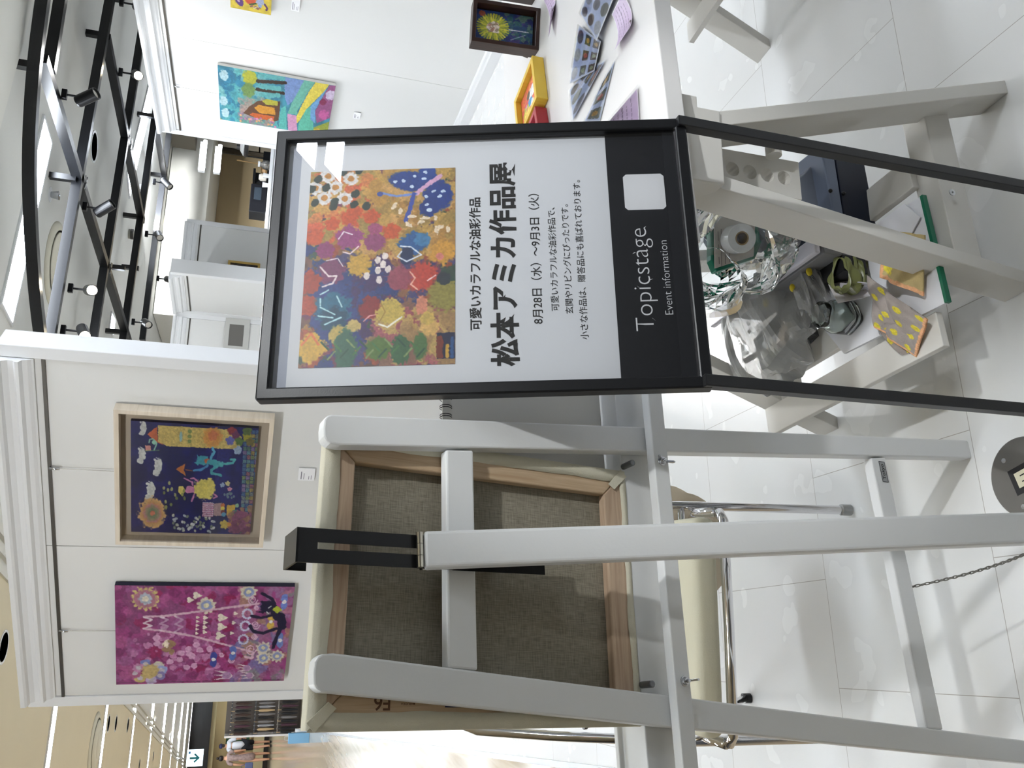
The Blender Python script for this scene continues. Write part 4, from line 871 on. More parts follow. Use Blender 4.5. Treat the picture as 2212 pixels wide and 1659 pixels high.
# second, smaller sheet
P = [at_shelf(1905, 478, .012), at_shelf(1955, 440, .012), at_shelf(1990, 470, .012), at_shelf(1940, 560, .012)]; c = sum(P, Vector())/4
o = MB().prism([(q-c).to_2d() for q in P], 0, .002).build('paper_sheet', mat('sheet_white', (228, 228, 232), .5)); o.location = c; tag(o, 'small white paper sheet under the right end of the towel', 'paper')
# square glass jar
c = at_shelf(1842, 688, .012); jar = thing('glass_jar', 'empty square glass jar with a wide round mouth on the trestle shelf', 'jar', T(*c) @ rot('Z', 24))
b = MB(); prof = []
def sq(n, w_, z): return [Vector((math.copysign(abs(math.cos(a))**.45, math.cos(a))*w_, math.copysign(abs(math.sin(a))**.45, math.sin(a))*w_, z)) for a in [2*math.pi*k/n for k in range(n)]]
def cir(n, r, z): return [Vector((math.cos(2*math.pi*k/n)*r, math.sin(2*math.pi*k/n)*r, z)) for k in range(n)]
ringsj = [sq(32, .024, 0), sq(32, .0265, .003), sq(32, .0265, .045), sq(32, .024, .052), cir(32, .0235, .058), cir(32, .0245, .060), cir(32, .0235, .0625), cir(32, .0245, .065), cir(32, .0235, .0675), cir(32, .0250, .071), cir(32, .0245, .0735), cir(32, .0222, .0735), cir(32, .0215, .058), sq(32, .0215, .050), sq(32, .0240, .044), sq(32, .0240, .007), sq(32, .02, .006)]
RV = [[b.bm.verts.new(p) for p in r] for r in ringsj]
for A_, B_ in zip(RV, RV[1:]):
    for k in range(32): b.bm.faces.new((A_[k], A_[(k+1) % 32], B_[(k+1) % 32], B_[k]))
b.bm.faces.new(RV[0][::-1]); b.bm.faces.new(RV[-1]); b.build('jar_glass', mat('jar_glass', (236, 244, 240), .02, trans=1.0, ior=1.45), jar, smooth=True)
# white paint tube with blue cap
c0, c1 = at_shelf(1752, 664, .03), at_shelf(1878, 612, .03); d = (c1-c0); L = d.length; M = frameM(c0, d.normalized(), (0, 0, 1)); tb = thing('paint_tube', 'fat white paint tube with a blue cap lying on the trestle shelf', 'paint tube', M)
b = MB(); ringst = []
for k in range(13):
    t = k/12; rz = .0165*(1-t**2.2)+.0008; ry = .0165+.008*t**2; ringst.append([b.bm.verts.new((.012+t*(L-.012), ry*math.cos(2*math.pi*j/20), rz*math.sin(2*math.pi*j/20))) for j in range(20)])
for A_, B_ in zip(ringst, ringst[1:]):
    for j in range(20): b.bm.faces.new((A_[j], A_[(j+1) % 20], B_[(j+1) % 20], B_[j]))
b.bm.faces.new(ringst[0]); b.bm.faces.new(ringst[-1][::-1]); b.build('tube_body', mat('tube_white', (222, 222, 232), .35), tb, smooth=True)
MB().cyl((-.006, 0, 0), (.014, 0, 0), .013, 20).build('cap', mat('cap_blue', (34, 62, 150), .35), tb, bevel=.001)
MB().span((.03, -.006, .0155), (.05, .006, .0175)).build('print_block', mat('print_grey', (120, 120, 130), .5), tb)
# checked cloth towel with dots
A = Art(150, 110, (166, 156, 150), 51, .12)
for x, y in ((.10, .28), (.32, .14), (.22, .6), (.55, .32), (.48, .62), (.78, .52), (.72, .2), (.62, .82), (.9, .8), (.36, .88), (.08, .9), (.93, .1)): A.blob(x, y, .055, .05, (222, 206, 70), ro=.15)
A.line([(0, .985), (1, .985)], .045, (232, 176, 132)); A.line([(.985, 0), (.985, 1)], .045, (232, 176, 132))
TP = [at_shelf(1880, 596, .030), at_shelf(1898, 706, .022), at_shelf(1985, 770, -.005), at_shelf(2006, 690, .018)]
tc_ = sum(TP, Vector())/4; tw = thing('towel', 'grey towel with yellow dots and orange hem, folded over the shelf edge', 'towel', T(*tc_))
TEX = mat('towel_terry', (166, 156, 150), .95)
def terry():
    M = bpy.data.materials.new('terry_cloth'); M.use_nodes = True; nt = M.node_tree; bs = nt.nodes['Principled BSDF']; bs.inputs['Roughness'].default_value = .95
    a = nt.nodes.new('ShaderNodeAttribute'); a.attribute_name = 'Col'; nt.links.new(a.outputs['Color'], bs.inputs['Base Color']); n = nt.nodes.new('ShaderNodeTexNoise'); n.inputs['Scale'].default_value = 420
    tcx = nt.nodes.new('ShaderNodeTexCoord'); nt.links.new(tcx.outputs['Object'], n.inputs[0]); bp = nt.nodes.new('ShaderNodeBump'); bp.inputs['Strength'].default_value = .7; bp.inputs['Distance'].default_value = .002; nt.links.new(n.outputs['Fac'], bp.inputs['Height']); nt.links.new(bp.outputs[0], bs.inputs['Normal']); return M
TERRY = terry()
def towel_fn(P_, amp, ph):
    def f(s, t):
        q = bil(P_, s, t)-tc_; h = amp*(math.sin(5*s+ph)*math.cos(4*t+ph)+.5*math.sin(9*t-3*s+ph)); return q+Vector((0, 0, abs(h)+.004*math.sin(3.14*t)))
    return f
o = art_fn(A, 'towel_cloth', towel_fn([TP[0], TP[1], TP[2], TP[3]], .006, .4), tw, TERRY); md = o.modifiers.new('s', 'SOLIDIFY'); md.thickness = .004
TP2 = [at_shelf(1898, 706, .018), at_shelf(1945, 764, .004), at_shelf(1992, 766, -.02), at_shelf(1976, 690, .012)]
A2 = Art(80, 70, (166, 156, 150), 53, .12)
for x, y in ((.2, .3), (.55, .2), (.45, .7), (.85, .55), (.8, .85)): A2.blob(x, y, .10, .10, (222, 206, 70), ro=.15)
A2.line([(0, .97), (1, .97)], .07, (232, 176, 132)); o = art_fn(A2, 'towel_fold', towel_fn(TP2, .005, 1.7), tw, TERRY); md = o.modifiers.new('s', 'SOLIDIFY'); md.thickness = .004
TP3 = [at_shelf(1918, 500, .03), at_shelf(1908, 600, .03), at_shelf(1998, 640, .016), at_shelf(2000, 508, .022)]
A3 = Art(80, 80, (190, 170, 120), 55, .12); A3.blob(.3, .5, .2, .2, (222, 206, 70)); A3.blob(.7, .2, .16, .16, (222, 206, 70)); A3.line([(0, .02), (1, .02)], .1, (232, 176, 132)); A3.line([(.97, 0), (.97, 1)], .12, (232, 176, 132)); o = art_fn(A3, 'towel_corner', towel_fn(TP3, .005, .9), tw, TERRY); md = o.modifiers.new('s', 'SOLIDIFY'); md.thickness = .004
# clear tray of small bottles
P = [at_shelf(1650, 756, .004), at_shelf(1716, 792, .004), at_shelf(1800, 712, .004), at_shelf(1716, 668, .004)]; c = sum(P, Vector())/4
bx_ = (P[1]-P[0]); x_ = bx_.normalized(); y_ = (P[2]-P[1]).normalized(); trM = frameM(c, (P[2]-P[1]), (P[3]-P[2])); tw_, th_ = .135, .075
tray_ = thing('clear_tray', 'clear plastic tray holding small paint bottles, at the left end of the shelf', 'tray', trM)
b = MB(); b.span((-tw_/2, -th_/2, 0), (tw_/2, th_/2, .002)); 
for a_, c_ in (((-tw_/2, -th_/2, .002), (-tw_/2+.002, th_/2, .05)), ((tw_/2-.002, -th_/2, .002), (tw_/2, th_/2, .05)), ((-tw_/2, -th_/2, .002), (tw_/2, -th_/2+.002, .05)), ((-tw_/2, th_/2-.002, .002), (tw_/2, th_/2, .05))): b.span(a_, c_)
b.build('tray_walls', CLEAR, tray_)
def small(name, label, cat, x, y, z, build, tilt=(0, 0, 0), group=None):
    M = trM @ T(x, y, z) @ rot('Z', tilt[2]) @ rot('Y', tilt[1]) @ rot('X', tilt[0]); o = thing(name, label, cat, M, group); build(o); return o
def bottle(r, h, body, capc, capr, caph, lab=None):
    def f(o):
        MB().lathe([(0, 0), (r*.92, 0), (r, .002), (r, h*.72), (r*.55, h*.86), (r*.5, h), (0, h)], None, 20).build('bottle_body', body, o, smooth=False)
        MB().lathe([(0, h-.001), (capr, h-.001), (capr*.96, h+caph), (0, h+caph)], None, 20).build('cap', capc, o)
        if lab: MB().lathe([(r*1.01, h*.15), (r*1.01, h*.6)], None, 20).build('label_band', lab, o)
    return f
OLIVE = mat('olive_oil', (150, 126, 30), .15); NAVY = mat('navy_cap', (30, 32, 58), .3); WHT = mat('cap_white', (226, 226, 226), .4); GRN = mat('bottle_green', (18, 84, 58), .3); BLU = mat('ring_blue', (34, 36, 130), .3); SIL = STEEL
small('paint_bottle', 'small olive-yellow bottle with a dark navy cap sticking out of the tray', 'bottle', -.058, .024, .012, bottle(.011, .042, OLIVE, NAVY, .0065, .028), (0, -58, 10), 'small bottles in the clear tray')
small('paint_bottle', 'white-capped silver bottle with a blue ring in the middle of the tray', 'bottle', .004, .004, .014, bottle(.012, .030, SIL, WHT, .011, .016, BLU), (0, -52, -8), 'small bottles in the clear tray')
small('paint_bottle', 'green-capped bottle with a yellow-green label at the near end of the tray', 'bottle', -.030, -.020, .014, bottle(.012, .040, mat('label_olive', (160, 164, 60), .4), GRN, .0115, .016, mat('label_pale', (200, 206, 150), .5)), (0, -66, -28), 'small bottles in the clear tray')
small('paint_bottle', 'little bottle with a round white cap beside the green-capped one', 'bottle', -.048, -.008, .003, bottle(.010, .034, mat('pale_glass', (206, 204, 196), .3), WHT, .0095, .008), (0, -14, 0), 'small bottles in the clear tray')
small('paint_bottle', 'little bottle with a flat white cap behind the other white cap', 'bottle', -.036, .008, .003, bottle(.010, .036, mat('pale_glass', (206, 204, 196), .3), WHT, .0095, .008), (0, -10, 0), 'small bottles in the clear tray')
small('paint_bottle', 'dark grey-lidded bottle at the far end of the tray', 'bottle', .046, .012, .003, bottle(.011, .030, mat('amber', (110, 84, 50), .3), mat('lid_grey', (96, 98, 92), .4), .012, .010), (0, 8, 0), 'small bottles in the clear tray')
def cardbox(w_, d_, h_, m1, m2):
    def f(o):
        MB().span((-w_/2, -d_/2, 0), (w_/2, d_/2, h_)).build('carton', m1, o, bevel=.0006); MB().span((-w_/2+.004, -d_/2-.0004, h_*.55), (w_/2-.004, -d_/2, h_*.9)).build('label_block', m2, o)
        b = MB()
        for k in range(5): b.span((-w_/2+.003, -d_/2-.0006, h_*(.08+.09*k)), (w_/2-.003, -d_/2, h_*(.11+.09*k)))
        b.build('print_lines', mat('maroon_print', (120, 60, 60), .6), o)
    return f
small('small_carton', 'small maroon-striped cream carton lying in the tray', 'carton', .018, .028, .02, cardbox(.026, .014, .05, mat('carton_cream', (206, 190, 170), .6), mat('label_black', (26, 26, 28), .5)), (70, 0, -20))
small('small_carton', 'tiny white carton with a yellow mark near the navy-capped bottle', 'carton', -.018, -.004, .028, cardbox(.014, .014, .020, mat('carton_white', (226, 222, 206), .6), mat('label_yellow', (206, 190, 60), .5)), (10, -30, 30))
small('plastic_pouch', 'flat clear pouch with grey print lying over the tray end', 'pouch', .046, -.016, .03, lambda o: MB().sheet(lambda s, t: Vector(((s-.5)*.05, (t-.5)*.034, .004*math.sin(6*s)*math.sin(5*t))), 10, 8).build('pouch_film', mat('pouch_grey', (186, 184, 176), .35), o, smooth=True, solid=.003), (0, 8, -20))
# crumpled bags
def bag(name, label, pts, seed, amp=.02, n=(26, 18), m=None, cat='plastic bag'):
    """open crumpled bag: pts = ring centre positions with radii (centre, rx, rz)"""
    rs = np.random.RandomState(seed); c = pts[0][0]; o = thing(name, label, cat, T(*c)); b = MB(); nz = smooth_noise(n[0]+2, n[1]+2, 2.2, seed); nz2 = smooth_noise(n[0]+2, n[1]+2, 1.2, seed+5)
    rings = []
    for i in range(n[0]+1):
        t = i/n[0]*(len(pts)-1); k = min(int(t), len(pts)-2); f = t-k; f = f*f*(3-2*f); p = pts[k][0].lerp(pts[k+1][0], f); rx = pts[k][1]*(1-f)+pts[k+1][1]*f; rz = pts[k][2]*(1-f)+pts[k+1][2]*f
        ax = (pts[k+1][0]-pts[k][0]).normalized(); sx = ax.cross(_Z); sx = sx.normalized() if sx.length > .05 else Vector((1, 0, 0)); sz = sx.cross(ax)
        rings.append([b.bm.verts.new(p-c+(sx*math.cos(2*math.pi*j/n[1])*rx+sz*math.sin(2*math.pi*j/n[1])*rz)*(1+(nz[i, j]-.5)*1.0+(nz2[i, j]-.5)*.5)) for j in range(n[1])])
    for A_, B_ in zip(rings, rings[1:]):
        for j in range(n[1]): b.bm.faces.new((A_[j], A_[(j+1) % n[1]], B_[(j+1) % n[1]], B_[j]))
    b.bm.faces.new(rings[0][::-1])
    for q in b.bm.verts:
        if (q.co+c).z < SHZ+.002: q.co.z = SHZ+.002-c.z
    return o, b.build('bag_film', m or MILKY, o, smooth=False, sub=1)
bo, _ = bag('plastic_bag', 'big crumpled milky plastic bag slumped behind the tray of bottles', [(at_shelf(1765, 650, .03), .03, .02), (at_shelf(1735, 655, .05), .075, .05), (at_shelf(1690, 690, .07), .10, .075), (at_shelf(1650, 722, .08), .11, .08), (at_shelf(1612, 752, .09), .085, .06), (at_shelf(1585, 770, .10), .06, .03)], 3)
bo2, _ = bag('plastic_bag', 'smaller clear bag with yellow print bunched beside the dark case', [(at_shelf(1800, 600, .03), .03, .02), (at_shelf(1775, 615, .05), .05, .04), (at_shelf(1745, 630, .07), .06, .045), (at_shelf(1715, 640, .09), .04, .02)], 8)
for i, (u, v) in enumerate(((1748, 587), (1712, 622), (1655, 655))):
    p = at_shelf(u, v, .10); MB().ball(bo2.matrix_world.inverted() @ p, .007, 12, (1.2, .6, .9)).build('print_dot', mat('print_yellow', (222, 200, 50), .5), bo2)
bo3, _ = bag('food_bag', 'olive-green crinkled pouch standing behind the white tube', [(at_shelf(1850, 600, .02), .03, .02), (at_shelf(1830, 597, .05), .034, .028), (at_shelf(1812, 590, .08), .03, .02)], 12, m=mat('olive_pouch', (112, 116, 72), .3), cat='pouch')
p0_, p1_ = at_shelf(1858, 600, .02), at_shelf(1880, 640, .02); o = thing('leaflet', 'folded printed leaflet propped between the pouch and the white tube', 'leaflet', T(*p0_)); b = MB(); b.quad((0, 0, 0), p1_-p0_, p1_-p0_+Vector((-.012, .02, .055)), Vector((-.012, .02, .055))); b.build('leaflet_paper', mat('leaflet', (206, 202, 204), .6), o, solid=.001)
# document wallet, papers and tape roll inside a big clear bag
yy = 1.30
def Y(u, v, y=yy): return ony(u, v, y)
def slab(par, px, y, th, name, m, bevel=0):
    P_ = [Y(u, v, y) for u, v in px]; b = MB(); MI = par.matrix_world.inverted(); a_ = [b.bm.verts.new(MI @ q) for q in P_]; c_ = [b.bm.verts.new(MI @ (q+Vector((0, th, 0)))) for q in P_]; n = len(P_)
    b.bm.faces.new(a_); b.bm.faces.new(c_[::-1])
    for k in range(n): b.bm.faces.new((a_[k], a_[(k+1) % n], c_[(k+1) % n], c_[k]))
    return b.build(name, m, par, bevel=bevel)
wl = thing('document_wallet', 'green-edged document wallet with a printed form, standing under the table', 'document wallet', T(*Y(1590, 500)))
slab(wl, [(1536, 470), (1537, 560), (1548, 586), (1632, 558), (1648, 520), (1646, 430), (1622, 398), (1596, 400)], yy, .02, 'wallet_shell', mat('wallet_green', (14, 118, 92), .3), .003)
slab(wl, [(1543, 478), (1545, 579), (1628, 553), (1632, 470), (1618, 406), (1604, 408)], yy-.004, .003, 'form_sheet', mat('form_paper', (206, 200, 190), .6))
b = MB(); MI = wl.matrix_world.inverted()
for (u0, v0, u1, v1) in ((1551, 500, 1552, 520), (1552, 528, 1553, 540), (1553, 555, 1554, 570), (1558, 495, 1559, 575), (1566, 500, 1567, 570), (1575, 520, 1576, 566)): b.beam(MI @ Y(u0, v0, yy-.0045), MI @ Y(u1, v1, yy-.0045), .0012, .0004)
b.build('print_lines', mat('form_ink', (96, 92, 88), .6), wl)
c = Y(1594, 516, yy-.035); tp = thing('tape_roll', 'shiny roll of clear tape hanging over the printed form', 'tape roll', frameM(c, (-.35, -.9, .15), (0, .2, 1)) @ rot('Y', 90))
MB().lathe([(.013, -.02), (.027, -.02), (.0275, -.018), (.0275, .018), (.027, .02), (.013, .02), (.013, -.02)], None, 40).build('tape', mat('clear_tape', (226, 228, 228), .1, spec=.8), tp, smooth=False)
MB().lathe([(.0125, -.0203), (.013, -.0203), (.013, .0203), (.0105, .0203), (.0105, -.0203), (.0125, -.0203)], None, 30).build('core', mat('tape_core', (150, 124, 80), .6), tp)
o, _ = bag('clear_wrap', 'large clear plastic wrap around the document wallet', [(Y(1650, 470, yy+.02), .10, .07), (Y(1600, 500, yy+.02), .13, .09), (Y(1560, 560, yy), .12, .09), (Y(1528, 620, yy-.02), .08, .06)], 15, m=glassmat('wrap_film', (.97, .98, .98), .04, 1.6, milk=.06, milkcol=(.8, .82, .84)))
# acrylic case: long pale edge, grey walls, dark inside
ac = thing('acrylic_case', 'long open plastic case with a thick pale rim, leaning across the shelf', 'case', T(*at_shelf(1660, 610, .09))); MI = ac.matrix_world.inverted()
e0, e1 = at_shelf(1538, 694, .125), at_shelf(1765, 528, .125); dv = (e1-e0).normalized(); pv = Vector((-dv.y, dv.x, 0))
b = MB(); b.beam(MI @ e0, MI @ e1, .032, .012); b.build('pale_rim', mat('rim_pale', (206, 204, 212), .25), ac, bevel=.003)
b = MB(); b.beam(MI @ (e0+Vector((.0, 0, -.05))+dv*.06), MI @ (e1+Vector((0, 0, -.05))), .03, .075); b.build('grey_wall', mat('case_grey', (128, 128, 130), .3), ac, bevel=.002)
b = MB(); b.beam(MI @ (e0+dv*.16-pv*.02+Vector((0, 0, -.075))), MI @ (e1-pv*.02+Vector((0, 0, -.075))), .05, .05); b.build('dark_inside', mat('case_dark', (22, 22, 24), .5), ac)
# navy drawer box
nv = thing('storage_box', 'dark navy and clear grey storage box on the shelf behind the front leg', 'storage box', T(*at_shelf(1840, 420))); MI = nv.matrix_world.inverted()
slab(nv, [(1800, 318), (1863, 330), (1897, 508), (1826, 480)], 1.16, .22, 'navy_front', mat('navy_plastic', (16, 24, 42), .3), .002)
slab(nv, [(1772, 312), (1799, 316), (1825, 480), (1803, 474)], 1.155, .22, 'clear_lid_rim', mat('lid_clear_grey', (120, 130, 150), .25, trans=.3), .003)
slab(nv, [(1706, 402), (1772, 340), (1802, 474), (1716, 470)], 1.19, .16, 'clear_upper_box', mat('box_clear_grey', (132, 138, 150), .2, trans=.35), .003)
b = MB()
for (u, v) in ((1822, 418), (1832, 478), (1794, 412)): b.ball(MI @ Y(u, v, 1.154), .004, 10)
bs_ = b.bm; b.build('rivet', mat('rivet_black', (8, 8, 10), .4), nv)
# white jar/cup stack behind post
o = thing('white_bracket', 'small white angled bracket standing behind the holed post', 'bracket', T(*Y(1690, 440, 1.25))); slab(o, [(1672, 470), (1700, 412), (1712, 470), (1700, 475), (1697, 430), (1682, 476)], 1.25, .03, 'bracket_body', WHITE)
# ================================================================== FLOOR OUTLET
cO = onz(2217, 1031); rO = (onz(2143, 1031)-cO).length
fo = thing('floor_outlet', 'round steel floor outlet plate with a cream socket, at the bottom edge', 'floor outlet', T(cO.x, cO.y, 0) @ rot('Z', 17))
PL = mat('outlet_plate', (118, 116, 112), .45, metal=.8, var=.15, vscale=12)
MB().lathe([(0, .0035), (rO-.002, .0035), (rO, .002), (rO, 0), (0, 0)], None, 48).build('plate', PL, fo, smooth=False)
MB().span((-.022, -.024, .0035), (.022, .026, .0040)).build('opening', mat('outlet_dark', (26, 26, 28), .5), fo)
MB().span((-.013, -.022, .0038), (.013, .016, .0052)).build('socket', mat('socket_cream', (222, 216, 190), .5), fo, bevel=.0006)
for x in (-.005, .005): MB().span((x-.001, -.004, .0052), (x+.001, .006, .0054)).build('slot', mat('slot_black', (10, 10, 10), .5), fo)
for a in (150, 30, 270): MB().lathe([(0, .0042), (.0042, .0040), (.0046, .0035), (0, .0035)], T(rO*.72*math.cos(R(a)), rO*.72*math.sin(R(a)), 0), 16).build('screw', STEEL, fo)
# ================================================================== FOLDING CHAIR
ch0 = Vector((-.03, 1.46, 0)); chair = thing('folding_chair', 'cream padded folding chair with chrome tubes, behind the white easel', 'chair', frameM(ch0, (1, -.03, 0), (.03, 1, 0)))
VIN = mat('cream_vinyl', (222, 217, 192), .5, bump=.25, bscale=500); x0_, x1_ = -.225, .225
for s in (-1, 1):
    xx_ = s*.226
    b = MB(); b.tube([(xx_, .04, .004), (xx_, .045, .02), (xx_, .09, .38), (xx_, .20, .60), (xx_, .30, .74), (s*.21, .325, .785), (s*.17, .335, .80), (0, .337, .803)], .0095, 12); b.build('side_tube', CHROME, chair, smooth=True)
    b = MB(); b.tube([(s*.20, -.08, .395), (s*.205, .02, .38), (s*.205, .18, .30), (s*.205, .46, .015)], .0095, 12); b.build('rear_tube', CHROME, chair, smooth=True)
    MB().cyl((s*.205, .46, 0), (s*.205, .463, .02), .012, 12).build('rubber_foot', BLACKM, chair); MB().cyl((xx_, .04, 0), (xx_, .042, .022), .012, 12).build('rubber_foot', mat('foot_grey', (176, 178, 178), .5), chair)
b = MB(); b.tube([(-.20, -.085, .392), (-.185, -.10, .392), (0, -.103, .392), (.185, -.10, .392), (.20, -.085, .392)], .0095, 12); b.build('seat_hoop', CHROME, chair, smooth=True)
b = MB(); b.tube([(-.226, .088, .375), (.226, .088, .375)], .007, 10); b.build('cross_tube', CHROME, chair, smooth=True)
b = MB(); b.span((-.19, -.095, .400), (.19, .28, .448)); b.build('seat', VIN, chair, bevel=.018, seg=4, smooth=True)
Mb = frameM((0, .285, .66), (1, 0, 0), (0, .12, .22)); b = MB(); b.span((-.205, -.105, -.014), (.205, .115, .014)); o = b.build('backrest', VIN, chair, bevel=.013, seg=4, smooth=True); o.matrix_local = Mb
b = MB(); b.cyl((-.205, .20, .545), (-.19, .20, .47), .009, 12); b.build('hinge_arm', CHROME, chair); 
b = MB(); b.cyl((-.206, .200, .55), (-.205, .2, .543), .0102, 12); b.build('end_plug', BLACKM, chair)
# cloth bag slung under the seat
def cb(s, t):
    a = 2*math.pi*s; r = .085*(.55+.45*math.sin(math.pi*min(1, t*1.02)))*(1+.12*math.sin(5*a+3*t)+.06*math.sin(11*a)); return Vector((.05+math.cos(a)*r*1.45, .24+math.sin(a)*r*.8, .42-.22*t+.02*math.sin(3*a)))
o = MB().sheet(cb, 40, 14).build('cloth_bag', mat('beige_cloth', (206, 192, 168), .9, bump=.2, bscale=60), None, smooth=True, solid=.003); o.matrix_world = chair.matrix_world @ T(.10, .02, 0)
tag(o, 'beige cloth bag slung behind and under the cream chair seat', 'bag')
# ================================================================== PICTURES ON THE PARTITIONS
def wloc(M, u, v, zo):
    n = M.to_3x3() @ Vector((0, 0, 1)); p0 = M @ Vector((0, 0, zo)); return M.inverted() @ onp(u, v, p0, n)
def wrect(M, TLp, TRp, BRp, BLp, zo):
    q = [wloc(M, *p, zo) for p in (TLp, TRp, BRp, BLp)]
    return ((q[0].x+q[3].x)/2, (q[1].x+q[2].x)/2, (q[2].y+q[3].y)/2, (q[0].y+q[1].y)/2)
WIRE = mat('hanging_wire', (168, 164, 156), .3, metal=.8)
def hang(par, M, up, ptop, pbot, zo=.012):
    a, c = wloc(M, *ptop, .004), wloc(M, *pbot, zo); MI = par.matrix_world.inverted() @ M
    b = MB(); b.tube([MI @ Vector((a.x, 1.897, .006)), MI @ Vector((a.x, 1.880, .010)), MI @ Vector((a.x, 1.865, .009))], .005, 8); b.build('rail_hook', STEEL, par, smooth=True)
    b = MB(); b.cyl(MI @ Vector((a.x, 1.866, .009)), MI @ Vector((a.x, c.y, zo)), .0012, 6); b.build('hanging_wire', WIRE, par)
def caption(M, px, label, w=.055, h=.042):
    r = wrect(M, *px, .003); o = thing('caption_card', label, 'caption card', M @ T((r[0]+r[1])/2-w/2, (r[2]+r[3])/2-h/2, 0), 'white caption cards beside the paintings')
    MB().span((0, 0, .0008), (w, h, .004)).build('card', mat('card_white', (240, 240, 242), .6), o)
    b = MB()
    for k, (l, hh_) in enumerate(((.62, .0035), (.5, .0022), (.0, 0), (.28, .002), (.34, .002))):
        if l: b.span((w*.1, h*.78-k*h*.15, .004), (w*(.1+l), h*.78-k*h*.15+hh_, .0042))
    b.build('print_lines', mat('card_ink', (120, 118, 130), .6), o)
# --- night town in a cream frame
ro = wrect(MA, (250.3, 1184.7), (243.3, 891.8), (592, 900), (570.5, 1176), .045); ri = wrect(MA, (264, 1174), (258, 904), (577.8, 910.8), (558, 1167), .045); ra_ = wrect(MA, (284, 1154), (281.5, 914.6), (558.5, 919.6), (541.7, 1150), .020)
A = Art(260, 290, (26, 26, 96), 61, .35)
def n2(x, y):  # enlarged-view position of the night painting -> picture fraction
    return ((1462-y)/1272., (x-(222+(y-185)*.012))/(1478-(y-185)*.055))
def nb(x, y, r, c, r2=None, **k): cx2, cy2 = n2(x, y); A.blob(cx2, cy2, r/1272., (r2 or r)/1272., c, **k)
def nl(pts, wd, c, **k): A.line([n2(*p) for p in pts], wd/1272., c, **k)
A.dabs(60, (0, .0, 1, .8), .06, [(22, 24, 84), (30, 30, 110), (20, 20, 70)], al=.7)
for k in range(9): nl([(260+45*k, 200), (250+48*k, 640)], 4, (44, 70, 110), al=.5)
for k in range(8): nl([(225, 230+50*k), (1000, 250+48*k)], 4, (44, 80, 100), al=.5)
# mosaic pavement
for i in range(4):
    for j in range(26):
        x = 1520+i*48; y = 215+j*48; A.poly([n2(x, y), n2(x+42, y), n2(x+42, y+42), n2(x, y+42)], [(120, 136, 90), (90, 130, 140), (130, 110, 150), (160, 140, 80), (84, 116, 100), (150, 100, 110), (70, 100, 140), (120, 130, 130)][RNG.randint(8)], .4)
A.poly([n2(530, 225), n2(1330, 225), n2(1500, 300), n2(1480, 440), n2(640, 445), n2(530, 400)], (212, 188, 110), .35); A.dabs(0, (0, 0, 1, 1), .1, [(0, 0, 0)])
for k in range(60): x, y = 560+RNG.rand()*720, 235+RNG.rand()*200; nl([(x, y), (x+20*RNG.rand(), y+14)], 6, (168, 136, 76), al=.6)
A.poly([n2(410, 325), n2(520, 240), n2(525, 395), n2(610, 440), n2(500, 400)], (208, 108, 66)); nb(790, 330, 60, (150, 190, 190), 18); nb(890, 270, 22, (120, 140, 80)); nb(890, 325, 22, (120, 140, 80)); nb(890, 380, 22, (120, 140, 80))
nb(1160, 320, 110, (218, 158, 84)); nb(1160, 300, 60, (206, 124, 84), petals=5)
for x, y, c in ((1380, 240, (140, 50, 60)), (1430, 290, (110, 50, 90)), (1360, 350, (104, 106, 178)), (1560, 290, (170, 160, 50)), (1470, 350, (90, 120, 60)), (1600, 350, (120, 110, 60)), (1560, 230, (90, 110, 60)), (1460, 450, (160, 180, 206))): nb(x, y, 52, c, petals=5)
# white cloud-like cats
for (x, y, s) in ((365, 255, 1.0), (355, 550, 1.15), (540, 670, 1.3), (460, 950, 1.4)):
    nb(x, y, 62*s, (216, 216, 208), 34*s); nb(x-14*s, y+60*s, 30*s, (216, 216, 208)); nb(x-36*s, y+70*s, 13*s, (216, 216, 208)); nb(x-30*s, y-50*s, 12*s, (216, 216, 208)); nl([(x+20*s, y-50*s), (x-20*s, y-70*s)], 10, (216, 216, 208))
nl([(430, 420), (440, 380), (480, 375), (520, 420), (490, 495)], 14, (150, 206, 180)); nb(490, 410, 24, (160, 214, 186)); A.poly([n2(390, 450), n2(450, 450), n2(450, 510), n2(390, 510)], (222, 150, 140)); nl([(390, 510), (545, 495)], 8, (120, 170, 110))
# dancing teal cat and girl in yellow
nb(1050, 580, 56, (70, 160, 172), 70); A.poly([n2(980, 510), n2(1010, 560), n2(1000, 600)], (70, 160, 172)); A.poly([n2(950, 610), n2(1010, 590), n2(1000, 650)], (70, 160, 172)); nb(1115, 590, 30, (214, 104, 60), 50)
nl([(1130, 600), (1260, 620)], 70, (74, 164, 172)); nl([(1250, 620), (1400, 600), (1425, 560), (1380, 560)], 28, (86, 180, 182)); nl([(1230, 640), (1150, 690), (1160, 730), (1240, 740), (1270, 750)], 30, (78, 170, 176)); nl([(1110, 640), (1040, 690), (950, 705)], 26, (76, 150, 196)); nl([(1140, 560), (1180, 480), (1160, 440)], 30, (96, 176, 206))
A.poly([n2(735, 700), n2(850, 630), n2(830, 700), n2(860, 770)], (196, 116, 54)); nl([(850, 700), (930, 710)], 10, (170, 100, 50))
nb(1080, 920, 120, (226, 210, 110), 130); nb(1130, 860, 70, (226, 210, 110)); A.poly([n2(955, 890), n2(1060, 920), n2(960, 980)], (226, 210, 110)); nb(910, 930, 44, (206, 130, 170), 56); nb(810, 940, 50, (226, 206, 106), 40)
for p in ([(940, 880), (930, 840), (840, 800)], [(1000, 830), (950, 795), (915, 800)], [(960, 980), (940, 1040), (930, 1065)], [(1190, 970), (1225, 1000), (1190, 1020)]): nl(p, 20, (206, 130, 170))
